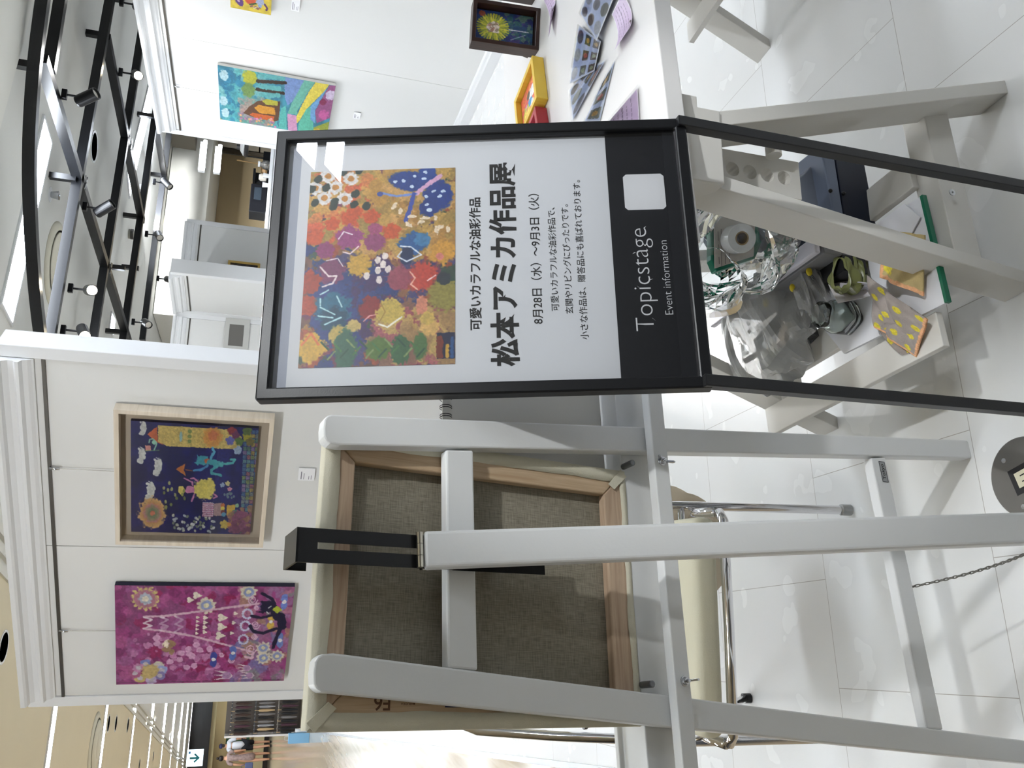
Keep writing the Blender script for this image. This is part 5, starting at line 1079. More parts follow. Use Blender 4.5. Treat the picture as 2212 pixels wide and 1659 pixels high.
# sun rose, trees, cart
for r, c in ((190, (216, 172, 110)), (150, (206, 150, 96)), (120, (190, 130, 130)), (95, (150, 140, 110)), (64, (120, 136, 104)), (34, (206, 120, 90))): nb(480, 1225, r, c, r*.85, petals=7, pd=.08)
for k in range(48): nb(720+RNG.rand()*480, 1240+RNG.rand()*200, 20, [(206, 206, 200), (170, 176, 180), (190, 190, 170), (120, 130, 110)][RNG.randint(4)], 15, rot=RNG.rand()*180)
for k in range(14): nb(560+RNG.rand()*300, 850+RNG.rand()*330, 22, [(150, 150, 80), (120, 130, 70), (170, 170, 110)][RNG.randint(3)], 15)
for k in range(7): A.poly([n2(1060+0, 1075+k*25), n2(1190, 1075+k*25), n2(1190, 1086+k*25), n2(1060, 1086+k*25)], (206, 190, 200)); A.poly([n2(1060, 1087+k*25), n2(1190, 1087+k*25), n2(1190, 1099+k*25), n2(1060, 1099+k*25)], (190, 120, 150))
A.poly([n2(1195, 1085), n2(1290, 1075), n2(1290, 1230), n2(1195, 1235)], (170, 140, 140)); A.poly([n2(1350, 1100), n2(1450, 1090), n2(1450, 1220), n2(1350, 1225)], (216, 176, 70)); nb(1450, 1200, 46, (70, 130, 120)); nb(1470, 1100, 24, (150, 190, 150))
for x, y, c in ((1300, 1105, (196, 110, 60)), (1300, 1145, (220, 200, 80)), (1305, 1185, (120, 60, 50)), (1315, 1215, (90, 150, 180))): nb(x, y, 26, c)
nb(1330, 1340, 60, (206, 180, 80), petals=5); nb(1400, 1340, 44, (216, 150, 60), petals=5); nb(1490, 1290, 46, (150, 150, 206)); nb(1570, 1210, 40, (226, 214, 130), petals=5); nl([(1600, 1230), (1610, 1400)], 6, (90, 110, 80))
for x, y, c in ((1290, 860, (160, 180, 210)), (1350, 840, (210, 200, 140)), (1375, 905, (220, 150, 170))): nb(x, y, 30, c, petals=5)
for k in range(12): nb(1300+RNG.rand()*130, 930+RNG.rand()*80, 16, (110, 130, 140), 12)
A.dabs(40, (0, .84, .25, 1), .03, [(140, 80, 110), (120, 60, 90), (160, 120, 90)])
W_, H_ = ro[1]-ro[0], ro[3]-ro[2]; fwf = max(.016, (ri[0]-ro[0]+ro[1]-ri[1])/4+.0)
CREAMW = wood('cream_wood', (206, 192, 172), (224, 212, 194), (1, 12, 1), .5, 1, 4)
pf = thing('framed_painting', 'night town painting with teal cat in deep cream wood frame on the left partition', 'painting', MA @ T(ro[0], ro[2], .045))
b = MB(); ringb(b, W_, H_, fwf, -.044, 0); b.build('frame', CREAMW, pf, bevel=.0012)
MB().span((fwf*.6, fwf*.6, -.043), (W_-fwf*.6, H_-fwf*.6, -.040)).build('mount', mat('mount_taupe', (186, 172, 152), .7), pf)
MB().span((ra_[0]-ro[0], ra_[2]-ro[2], -.040), (ra_[1]-ro[0], ra_[3]-ro[2], -.0255)).build('canvas_block', mat('block_navy', (24, 24, 70), .6), pf)
A.mesh('painting', ra_[1]-ra_[0], ra_[3]-ra_[2], pf, T(ra_[0]-ro[0], ra_[3]-ro[2], -.025), gain=.92)
MB().span((fwf*.7, fwf*.7, -.006), (W_-fwf*.7, H_-fwf*.7, -.004)).build('glass', MATS['pane_glass'], pf)
hang(pf, MA, 0, (113, 1010), (246, 1018), .01)
caption(MA, ((646, 1039.5), (645, 1009.5), (681, 1010), (676.6, 1040)), 'white caption card right below the night town painting on the left partition', .056, .060)
# --- purple painting
rp = wrect(MA, (249.5, 1485.5), (249.5, 1272.5), (638.8, 1260), (613, 1464.5), .022); W_, H_ = rp[1]-rp[0], rp[3]-rp[2]
A = Art(220, 330, (140, 62, 116), 71, .4)
def p2(x, y):  # enlarged view (0,1194 / 3.568) for x<890.. upper part
    u, v = x/3.568, 1194+y/3.568; t = (u-249.5)/(376); r_ = 1272.5-12.5*t; l_ = 1485.5-21*t; return ((l_-v)/(l_-r_), t+.0*v)
def qb(x, y, r, c, r2=None, **k): cx2, cy2 = p2(x, y); A.blob(cx2, cy2, r/745., (r2 or r)/745., c, **k)
def ql(pts, wd, c, **k): A.line([p2(*q) for q in pts], wd/745., c, **k)
A.dabs(260, (0, 0, 1, .75), .045, [(150, 60, 120), (120, 40, 96), (170, 84, 136), (140, 30, 84), (156, 90, 140), (130, 64, 110)], al=.8, el=1.3)
A.dabs(90, (.1, .1, .55, .6), .022, [(176, 110, 156), (190, 130, 170), (150, 70, 120)], el=1.2)
for x, y in ((1440, 735), (1385, 768), (1450, 775), (1530, 740), (1375, 822), (1430, 880), (1490, 865), (1500, 700), (1605, 730), (1195, 655), (1250, 575), (1300, 840), (1200, 700), (1470, 790)): qb(x, y, 22, (206, 156, 190))
A.dabs(160, (0, .68, 1, 1), .032, [(150, 90, 130), (150, 110, 150), (170, 130, 110), (120, 110, 160), (176, 120, 140), (130, 130, 130)], al=.8)
for (x, y) in ((1110, 370),): qb(x, y, 88, (206, 190, 120), petals=14); qb(x, y, 66, (170, 110, 130)); qb(x, y, 44, (170, 176, 190), petals=8); qb(x, y, 20, (220, 210, 190))
for (x, y, r) in ((1560, 400, 62), (1875, 290, 56), (2030, 705, 50), (2040, 785, 50), (2150, 765, 50)): qb(x, y, r, (206, 196, 176), petals=10); qb(x, y, r*.6, (140, 150, 190)); qb(x, y, r*.28, (214, 206, 170))
for (x, y, c) in ((1115, 863, (120, 130, 190)), (1215, 873, (200, 196, 176)), (1240, 910, (150, 160, 206)), (1225, 955, (130, 120, 170)), (1160, 990, (190, 170, 206)), (1075, 978, (190, 170, 110)), (1035, 940, (170, 90, 130)), (1060, 895, (190, 130, 170))): qb(x, y, 36, c); qb(x, y, 18, (190, 180, 190))
qb(1150, 920, 56, (190, 166, 110)); A.dabs(20, (.34, .27, .46, .33), .015, [(226, 214, 190), (150, 120, 90)])
# crown tower lines
ql([(1100, 500), (1250, 490), (1960, 370)], 16, (206, 170, 186)); ql([(1100, 590), (1240, 600), (1460, 630), (1950, 740), (1950, 790), (1890, 780)], 16, (206, 170, 186))
for k, x in enumerate((1100, 1220, 1330)): ql([(x, 505-8*k), (x+60, 520-4*k), (x, 548), (x+60, 565), (x, 590+8*k)], 12, (214, 196, 206))
A.poly([p2(1200, 510), p2(1400, 490), p2(1420, 610), p2(1200, 590)], (150, 90, 140), al=.5)
def heart(x, y, s, c): qb(x-s*.35, y-s*.30, s*.36, c); qb(x-s*.35, y+s*.30, s*.36, c); A.poly([p2(x-s*.35, y-s*.62), p2(x-s*.35, y+s*.62), p2(x+s, y)], c)
for x, y, s in [(1500, 490+30*k, 16) for k in range(5)]+[(1560, 490+36*k, 22) for k in range(4)]+[(1690, 485, 44), (1690, 555, 44), (1680, 622, 44)]+[(1790, 450, 20), (1780, 520, 20), (1770, 600, 20), (1490, 330, 40), (1440, 365, 30)]: heart(x, y, s, (222, 212, 196))
for (cx3, cy3) in ((1880, 450), (1870, 540), (1865, 645)):
    for k in range(14): a = 2*math.pi*k/14; qb(cx3+36*math.cos(a), cy3+34*math.sin(a), 8, (196, 196, 222))
for (cx3, cy3, r) in ((1910, 345, 40), (1950, 530, 36), (1930, 720, 46), (1945, 400, 20), (1950, 620, 26), (1780, 810, 26), (1700, 770, 20)): ql([(cx3+r*(1-k/16)*math.cos(k*.9), cy3+r*(1-k/16)*math.sin(k*.9)) for k in range(14)], 7, (214, 176, 200))
# tulips and butterflies
for (x, y, s) in ((1740, 935, 70), (1900, 870, 56), (1930, 930, 56)):
    for dy in (-.5, 0, .5): A.poly([p2(x-s*1.3, y+dy*s*1.1), p2(x+s*.5, y+dy*s*.4-.2*s), p2(x+s*.9, y), p2(x+s*.5, y+dy*s*.4+.2*s)], (206, 186, 196)); 
    qb(x+s*.2, y, s*.4, (170, 130, 170))
for (x, y, c) in ((1640, 810, (60, 70, 150)), (1790, 755, (90, 110, 180)), (2070, 500, (206, 170, 80)), (2160, 640, (110, 130, 190)), (2160, 350, (110, 130, 200))): qb(x, y-26, 34, c, 22); qb(x, y+26, 34, c, 22); qb(x, y, 14, (226, 222, 222))
# black cat arching
CATC = (26, 20, 52); ql([(2080, 420), (2160, 450), (2180, 500), (2150, 560), (2125, 630), (2110, 700)], 26, CATC); ql([(2090, 430), (2150, 480), (2160, 530)], 60, CATC); qb(2040, 390, 46, CATC, 54); A.poly([p2(1965, 350), p2(2020, 350), p2(2010, 380)], CATC); A.poly([p2(1940, 430), p2(2010, 420), p2(2005, 445)], CATC); ql([(2080, 450), (1990, 475), (1915, 465)], 20, CATC); ql([(2120, 550), (2020, 590), (1940, 580), (1910, 540)], 22, CATC); ql([(2110, 410), (2060, 330), (1980, 295)], 20, CATC); qb(2110, 410, 28, (176, 186, 60), petals=4); ql([(2040, 400), (2060, 385)], 7, (220, 220, 220)); ql([(2030, 430), (2045, 440)], 7, (220, 220, 220))
A.line([(.02, 0), (.02, 1)], .0, (0, 0, 0))
pp = thing('canvas_painting', 'tall purple painting with a black cat and hearts, on the left partition', 'painting', MA @ T(rp[0], rp[2], .022))
MB().span((0, 0, -.0215), (W_, H_, -.0006)).build('canvas_sides', mat('side_indigo', (24, 20, 46), .6), pp, bevel=.001)
A.mesh('painting', W_, H_, pp, T(0, H_, 0), gain=.93); hang(pp, MA, 0, (129, 1361), (250, 1366), .01)
# --- tree and houses painting on the right partition
rt = wrect(MB_, (475.5, 275.2), (471.2, 145.9), (724.5, 180), (710.4, 277.7), .02); W_, H_ = rt[1]-rt[0], rt[3]-rt[2]
A = Art(150, 300, (60, 130, 150), 81, .4)
def t2(x, y): X0 = x-10-(y-130)*.03; wdt = (2085-10)-(y-130)*.14; tx = X0/wdt; top = 130+tx*285; bot = 1190+tx*20; return (1-(y-top)/(bot-top), tx)
def tb_(x, y, r, c, r2=None, **k): cx2, cy2 = t2(x, y); A.blob(cx2, cy2, r/1000., (r2 or r)/1000., c, **k)
A.dabs(200, (0, 0, 1, .5), .06, [(50, 130, 160), (70, 150, 160), (90, 170, 170), (40, 110, 140), (120, 180, 180)], al=.8); A.dabs(90, (.0, .2, .5, .5), .05, [(120, 150, 140), (150, 120, 140), (170, 140, 130), (90, 150, 140)], al=.7)
for x, y in ((120, 310), (110, 800), (140, 1030)): tb_(x, y, 90, (170, 200, 206), 70)
A.poly([t2(1160, 300), t2(1500, 340), t2(1350, 640), t2(1230, 760), t2(1170, 600)], (120, 146, 196)); A.poly([t2(1110, 820), t2(1200, 760), t2(1230, 1200), t2(1080, 1180)], (90, 180, 170)); A.poly([t2(1500, 340), t2(1690, 370), t2(1600, 480), t2(1480, 700), t2(1400, 840), t2(1420, 900), t2(1230, 900), t2(1300, 720)], (110, 180, 160))
A.poly([t2(1700, 370), t2(1940, 400), t2(1840, 520), t2(1560, 800), t2(1450, 1000), t2(1400, 1060), t2(1390, 940), t2(1480, 740), t2(1600, 500)], (226, 206, 84)); A.poly([t2(1230, 900), t2(1390, 920), t2(1420, 1210), t2(1250, 1200)], (206, 150, 186)); A.poly([t2(1560, 800), t2(1640, 740), t2(1700, 1000), t2(1720, 1210), t2(1430, 1210), t2(1440, 1040)], (96, 186, 160)); A.poly([t2(1840, 520), t2(1900, 460), t2(1720, 800), t2(1740, 1020), t2(1640, 960), t2(1640, 740)], (110, 160, 206))
A.poly([t2(1940, 410), t2(2080, 420), t2(2000, 900), t2(1760, 1010), t2(1720, 820)], (150, 84, 130)); tb_(1980, 560, 90, (206, 190, 214)); tb_(1850, 660, 60, (130, 40, 80)); tb_(1880, 860, 90, (190, 90, 150)); A.poly([t2(1710, 1090), t2(1990, 960), t2(1970, 1210), t2(1720, 1210)], (150, 160, 60)); tb_(1780, 1140, 60, (210, 170, 60))
for x, y, c in ((560, 330, (176, 176, 60)), (540, 540, (110, 140, 80))): tb_(x, y, 130, c, 120); A.dabs(20, (0, 0, .01, .01), .01, [c])
for p in ([(700, 380), (1170, 390)], [(690, 520), (1140, 560)]): A.line([t2(*q) for q in p], .06, (60, 44, 36))
for p in ([(760, 280), (1130, 320)], [(760, 470), (1080, 490)], [(760, 610), (1060, 600)]): A.line([t2(*q) for q in p], .08, (96, 170, 170))
A.poly([t2(560, 840), t2(720, 720), t2(1100, 700), t2(1080, 1040), t2(980, 1080), t2(600, 1040), t2(450, 990)], (96, 64, 44)); A.poly([t2(780, 720), t2(850, 680), t2(1050, 700), t2(1050, 780), t2(850, 780)], (176, 170, 60)); A.poly([t2(640, 860), t2(720, 800), t2(1000, 820), t2(1020, 950), t2(740, 950)], (206, 144, 50)); A.poly([t2(560, 1000), t2(620, 960), t2(1000, 980), t2(980, 1070), t2(680, 1060)], (196, 96, 46))
for k in range(40): x, y = 380+RNG.rand()*650, 1040+RNG.rand()*170; tb_(x, y, 22, [(206, 130, 170), (216, 160, 110), (170, 110, 150), (110, 160, 140)][RNG.randint(4)])
pt_ = thing('canvas_painting', 'blue-green painting of trees and orange houses on the right partition', 'painting', MB_ @ T(rt[0], rt[2], .02))
MB().span((0, 0, -.0195), (W_, H_, -.0006)).build('canvas_sides', mat('side_white', (226, 224, 218), .7), pt_, bevel=.001); A.mesh('painting', W_, H_, pt_, T(0, H_, 0), gain=.92); hang(pt_, MB_, 0, (384, 186), (472, 204), .01)
caption(MB_, ((775, 259), (755, 240.5), (776, 241), (778, 259)), 'white caption card below the tree painting on the right partition', .075, .045)
# --- yellow painting at the picture edge
q0, q1 = wloc(MB_, 498, 16, .02), wloc(MB_, 585.6, 22.4, .02); W_, H_ = .24, q0.y-q1.y
A = Art(150, 150, (222, 196, 70), 91, .2)
A.blob(.28, .22, .16, .09, (96, 60, 130), rot=-20); A.blob(.3, .2, .07, .03, (206, 170, 200), rot=-20); A.blob(.36, .5, .13, .13, (214, 90, 56)); A.line([(.24, .48), (.30, .62)], .05, (40, 90, 50)); A.blob(.4, .72, .16, .1, (170, 180, 214)); A.blob(.24, .72, .05, .05, (140, 170, 214)); A.line([(.34, .84), (.2, .9), (.14, .88)], .05, (96, 60, 110)); A.dabs(12, (.12, .5, .2, .75), .02, [(206, 150, 160), (226, 220, 170), (140, 90, 110)]); A.blob(.75, .4, .16, .2, (96, 60, 130)); A.blob(.8, .7, .1, .1, (206, 80, 70))
py = thing('canvas_painting', 'small yellow painting cut off by the right picture edge', 'painting', MB_ @ T(q0.x, q1.y, .02))
MB().span((0, 0, -.0195), (W_, H_, -.0006)).build('canvas_sides', mat('side_cream', (230, 226, 214), .7), py, bevel=.001); A.mesh('painting', W_, H_, py, T(0, H_, 0), gain=.93)
b = MB(); b.span((.1, H_, -.012), (.102, 1.897-q1.y, -.010)); b.build('hanging_wire', WIRE, py)
caption(MB_, ((643, 19), (622, 3), (644, 3), (645, 19)), 'white caption card below the yellow painting at the picture edge', .10, .045)
# --- glimpses at the back of the booth
r_ = wrect(MD, (493, 600), (490, 559), (560, 571), (562, 600), .02); o = thing('framed_painting', 'gold-framed dark picture half hidden by the back partition post', 'painting', MD @ T(r_[1]-.42, r_[2], .02)); H_ = r_[3]-r_[2]
b = MB(); ringb(b, .42, H_, .022, -.019, 0); b.build('frame', mat('gold_frame', (196, 164, 90), .4, metal=.4), o, bevel=.001); A = Art(60, 50, (40, 34, 30), 95, .4); A.dabs(40, (0, 0, 1, 1), .1, [(60, 50, 40), (90, 70, 50), (30, 30, 40)]); A.mesh('painting', .376, H_-.044, o, T(.022, H_-.022, -.012)); b = MB().span((.02, .02, -.0185), (.40, H_-.02, -.014)); b.build('mount', mat('mount_dark', (50, 44, 38), .7), o)
q_ = wloc(MC2, 488, 686, .01); o = thing('sketch_sheet', 'pale sketch hanging on the back partition, its corner showing over the left partition', 'picture', MC2 @ T(q_.x-.3, q_.y-.22, .004)); MB().span((0, 0, 0), (.3, .22, .006)).build('sheet', mat('sheet_grey', (196, 196, 192), .7), o); MB().span((.03, .05, .006), (.24, .18, .0065)).build('drawing', mat('pencil', (110, 108, 104), .8), o)
# ================================================================== FAR RIGHT: counter behind the partitions
yc_ = 10.4
def Q(u, v, y=None): return ony(u, v, yc_ if y is None else y)
e0, e1 = Q(588, 300), Q(571, 486); zc_ = (e0.z+e1.z)/2
ct = thing('service_counter', 'white counter top in the bay beyond the right partition', 'counter', T(e1.x, yc_, 0))
MB().span((-.15, 0, 0), (e0.x-e1.x+.8, .55, zc_-.04)).build('counter_body', WHITE, ct); MB().span((-.17, -.02, zc_-.04), (e0.x-e1.x+.82, .57, zc_)).build('counter_top', WHITE, ct, bevel=.003)
cz = zc_+.0005
def on_counter(u, v, dy=.15): p = ony(u, v, yc_+dy); return Vector((p.x, yc_+dy, cz))
p0_, p1_ = on_counter(570, 464), on_counter(575, 404); hgt = ony(540, 430, yc_+.15).z-cz
o = thing('black_appliance', 'black boxy machine standing on the far white counter', 'machine', T(p0_.x, yc_+.1, cz)); w_ = p1_.x-p0_.x
MB().span((0, 0, .01), (w_, .25, hgt)).build('body', mat('appliance_black', (20, 21, 26), .35), o, bevel=.008); MB().span((w_*.44, -.004, hgt*.35), (w_*.88, .002, hgt*.78)).build('window', mat('appliance_glass', (50, 58, 66), .1), o); MB().span((w_*.04, -.004, 0), (w_*.98, .24, .01)).build('base', BLACKM, o)
p = on_counter(576, 392); o = thing('coffee_maker', 'small black and clear coffee maker beside the black machine', 'coffee maker', T(p.x, p.y, cz)); s_ = .17
MB().span((-.02, -.05, 0), (.14, .1, .025)).build('base', BLACKM, o); MB().span((-.02, .06, .0), (.14, .1, s_)).build('back', BLACKM, o); MB().span((-.02, -.05, s_), (.14, .1, s_+.03)).build('top', BLACKM, o); MB().lathe([(.045, .028), (.05, .04), (.05, .10), (.035, .125), (0, .125)], T(.05, 0, 0), 16).build('jug', mat('jug_pale', (206, 200, 190), .1), o)
for k, (u, lb) in enumerate(((380, 'white cup right of the coffee maker on the far counter'), (400, 'white cup left of the coffee maker on the far counter'))):
    p = on_counter(577, u, .02); o = MB().lathe([(0, 0), (.028, 0), (.036, .07), (.032, .07), (.026, .006), (0, .006)], None, 16).build('cup', WHITE); o.location = p; tag(o, lb, 'cup', 'cups on the far counter')
p = on_counter(578, 357); o = thing('reed_vase', 'clear glass vase holding a tall thin stick on the far counter', 'vase', T(p.x, p.y, cz)); hv = ony(560, 357, yc_+.15).z-cz; ht = ony(511, 353, yc_+.15).z-cz
MB().lathe([(0, 0), (.05, 0), (.07, .03), (.06, hv*.6), (.03, hv*.8), (.035, hv), (.03, hv), (.024, hv*.8), (.05, hv*.55), (.06, .03), (0, .02)], None, 18).build('vase_glass', glassmat('far_glass', (.9, .9, .88), .05, 1.5, milk=.25, milkcol=(.8, .8, .78)), o, smooth=True); MB().cyl((0, 0, .02), (.01, 0, ht), .009, 8).build('stick', mat('stick_brown', (120, 94, 56), .6), o); MB().lathe([(.034, hv*.92), (.04, hv*.92), (.04, hv*1.12), (.034, hv*1.12)], None, 14).build('collar', WHITE, o)
p = on_counter(576, 372, .3); o = MB().lathe([(0, 0), (.05, 0), (.09, .05), (.08, .10), (.04, .11), (0, .11)], None, 18).build('brown_pot', mat('pot_brown', (176, 140, 96), .6)); o.location = p; tag(o, 'round tan pot behind the glass vase on the far counter', 'pot')
p = on_counter(577, 343); o = thing('desk_lamp', 'black and white desk lamp arching over the far counter', 'lamp', T(p.x, p.y, cz)); hl = ony(530, 340, yc_+.15).z-cz
MB().span((-.05, -.06, 0), (.07, .06, .09)).build('base', BLACKM, o); b = MB(); b.tube([(0, 0, .09), (0, 0, hl*.6), (-.005, 0, hl*.9), (.02, 0, hl*1.12), (.07, 0, hl*1.16)], .008, 8); b.build('arm', BLACKM, o)
MB().lathe([(0, -.03), (.10, -.03), (.13, .0), (.11, .02), (.04, .05), (.035, .12), (0, .12)], T(.11, 0, hl) , 24).build('shade', mat('shade_dark', (60, 58, 58), .35), o, smooth=False); MB().lathe([(.05, .05), (.12, .02), (.125, .035), (.06, .075)], T(.13, 0, hl), 20).build('shade_rim', WHITE, o)
# shelf with boxes at the far right of the opening
p = ony(590, 322, 11.4); sh = thing('goods_shelf', 'grey shelf of small goods beside the beige wall', 'shelf', T(p.x+.1, 11.4, 0)); zt1 = ony(558, 325, 11.4).z
MB().span((0, 0, zt1-.02), (1.1, .35, zt1)).build('shelf_plate', STEEL, sh); MB().span((0, .33, 0), (1.1, .35, 2.1)).build('back_panel', DKBR, sh); MB().span((0, 0, 0), (.02, .35, 2.1)).build('side_panel', mat('shelf_post', (150, 146, 138), .4, metal=.5), sh)
for k, (x, w_, h_, c, lb) in enumerate(((.05, .10, .14, (30, 28, 30), 'black box on the far goods shelf, nearest the beige wall'), (.17, .16, .22, (150, 166, 226), 'pale blue box on the far goods shelf'), (.35, .14, .14, (44, 44, 130), 'dark blue box on the far goods shelf'), (.51, .12, .16, (200, 150, 170), 'pink box on the far goods shelf'))):
    o = MB().span((0, 0, 0), (w_, .2, h_)).build('goods_box', mat('goods_%s' % 'abcd'[k], c, .4), None, bevel=.004); o.location = (p.x+.1+x, 11.45, zt1+.0005); tag(o, lb, 'box', 'boxes on the far goods shelf')
for (u0, v0, u1, v1, lb) in ((444, 304, 438, 366, 'bright rounded light bar, upper of two above the far counter'), (476, 314, 471, 370, 'bright rounded light bar, lower of two above the far counter')):
    a_, c_ = ony(u0, v0, 9.58), ony(u1, v1, 9.58); o = thing('light_bar', lb, 'ceiling light', T(*a_), 'light bars over the far counter'); d_ = c_-a_; d_.y = 0
    b = MB(); b.tube([Vector(), d_], .022, 12); b.build('tube_glow', EMIT, o, smooth=True); b = MB(); b.beam(Vector((0, .06, .02)), d_+Vector((0, .06, .02)), .05, .07); b.build('housing', WHITE, o)
p = ony(449, 479, 8.1); 
# ================================================================== FAR LEFT: shop aisle
# hanging direction sign
p = ony(421, 1637, 26.0); s_ = .21; o = thing('direction_sign', 'small lit white and teal hanging sign with a down arrow over the aisle', 'sign', T(p.x, 26, p.z))
MB().span((-s_, -.03, -s_), (s_, .03, s_)).build('sign_box', mat('sign_lit', (222, 240, 246), emit=(214, 236, 246), estr=.9), o); TEAL = mat('sign_teal', (0, 128, 140), .5); b = MB(); Ms = Matrix(((1, 0, 0, 0), (0, 0, -1, 0), (0, 1, 0, 0), (0, 0, 0, 1)))
b.prism([(-.025, .13), (.025, .13), (.025, -.04), (.09, .03), (.12, 0), (0, -.13), (-.12, 0), (-.09, .03), (-.025, -.04)], .031, .034, Ms); b.build('arrow', TEAL, o); b = MB(); b.prism([(.11, .12), (.17, .12), (.17, .17), (.11, .17)], .031, .034, Ms); b.build('symbol', mat('sign_blue', (60, 130, 200), .5), o); MB().cyl((0, 0, s_), (0, 0, CEIL-p.z-.014), .012, 8).build('hanger', STEEL, o)
# lit picture niche
a_, c_ = ony(487, 1610, 33.0), ony(540, 1581, 33.0); o = thing('wall_picture', 'framed green picture on the beige wall behind the walking couple', 'picture', T(min(a_.x, c_.x), 33.0, c_.z))
w_, h_ = abs(a_.x-c_.x), a_.z-c_.z; b = MB(); b.span((-.06, 0, -.05), (w_+.06, .04, h_+.06)); b.build('frame', mat('niche_gold', (206, 186, 130), .5), o); MB().span((0, -.006, 0), (w_, 0, h_)).build('picture_panel', mat('picture_green', (60, 96, 60), .5, var=.4, vscale=6), o)
# merchandise rack: pegboard stand with rows of hanging umbrellas and folded goods
rk0, rk1 = onz(668, 1590), onz(664, 1531); yr = (rk0.y+rk1.y)/2
rack = thing('merchandise_rack', 'tall merchandise rack hung with dark goods beside the aisle', 'display rack', T(rk0.x, yr, 0)); Wr = .95; hr = ony(487, 1560, yr).z
MB().span((0, .30, 0), (Wr, .34, hr)).build('back_panel', mat('rack_panel', (96, 88, 80), .5), rack); MB().span((-.02, 0, 0), (Wr, .34, .12)).build('base', mat('rack_base', (150, 138, 116), .5), rack); MB().span((-.03, -.02, .08), (0, .34, hr)).build('side_frame', mat('rack_side', (216, 212, 208), .5), rack)
for z in (hr-.1, hr-.48, hr-.86):
    MB().span((-.01, .0, z), (Wr, .015, z+.02)).build('hanging_bar', CHROME, rack)
DARKS = [mat('goods_brown', (62, 44, 38), .4), mat('goods_black', (24, 22, 24), .35), mat('goods_grey', (110, 106, 104), .4), mat('goods_tan', (176, 150, 112), .5), mat('goods_plum', (70, 40, 52), .4), mat('goods_silver', (170, 170, 174), .25, metal=.6)]
lbls = ['dark goods hanging on the top bar of the merchandise rack', 'mixed goods hanging on the middle bar of the merchandise rack', 'black goods hanging on the bottom bar of the merchandise rack']
for r_i, z in enumerate((hr-.1, hr-.48, hr-.86)):
    for k in range(15):
        m_ = DARKS[[(0, 1, 4, 0, 1)[k % 5], (2, 3, 5, 2, 1)[k % 5], (1, 1, 4, 1, 2)[k % 5]][r_i]]; L_ = .30+.02*RNG.rand(); o = thing('hanging_umbrella', lbls[r_i], 'umbrella', T(rk0.x+.03+k*.06, yr-.03-.0*k, z+.0), 'umbrellas on the merchandise rack')
        MB().lathe([(0, -L_), (.008, -L_), (.024, -L_*.6), (.02, -.06), (.006, -.04), (0, -.04)], None, 8).build('folded_canopy', m_, o); b = MB(); b.tube([(0, 0, -.04), (0, 0, .0), (0, .02, .02), (0, .04, .01)], .005, 6); b.build('handle', CHROME if k % 3 else DARKS[3], o)
for k, (dx, z, c, lb) in enumerate(((.02, hr, (40, 44, 140), 'blue box on top of the merchandise rack'),)):
    o = MB().span((0, 0, 0), (.16, .12, .10)).build('top_box', mat('box_blue', c, .5)); o.location = (rk0.x+Wr-.3, yr+.2, z+.001); tag(o, lb, 'box')
# low display plinth and bins in front of the rack
for k, (u, v, w_, h_, c, lb) in enumerate(((640, 1582, .16, .22, (236, 236, 234), 'white paper bag standing by the merchandise rack base'), (628, 1588, .16, .34, (120, 170, 206), 'pale blue bag standing by the merchandise rack'))):
    g = onz(668, 1600+6*k); o = thing('paper_bag', lb, 'bag', T(g.x, yr-.22-.2*k, 0)); MB().span((0, 0, 0), (w_, .1, h_)).build('bag_body', mat('bag_%s' % 'ab'[k], c, .6), o, bevel=.004); b = MB(); b.tube([(w_*.3, .05, h_-.004), (w_*.35, .05, h_+.06), (w_*.65, .05, h_+.06), (w_*.7, .05, h_-.004)], .005, 6); b.build('handle', mat('bag_cord', (200, 196, 190), .7), o)
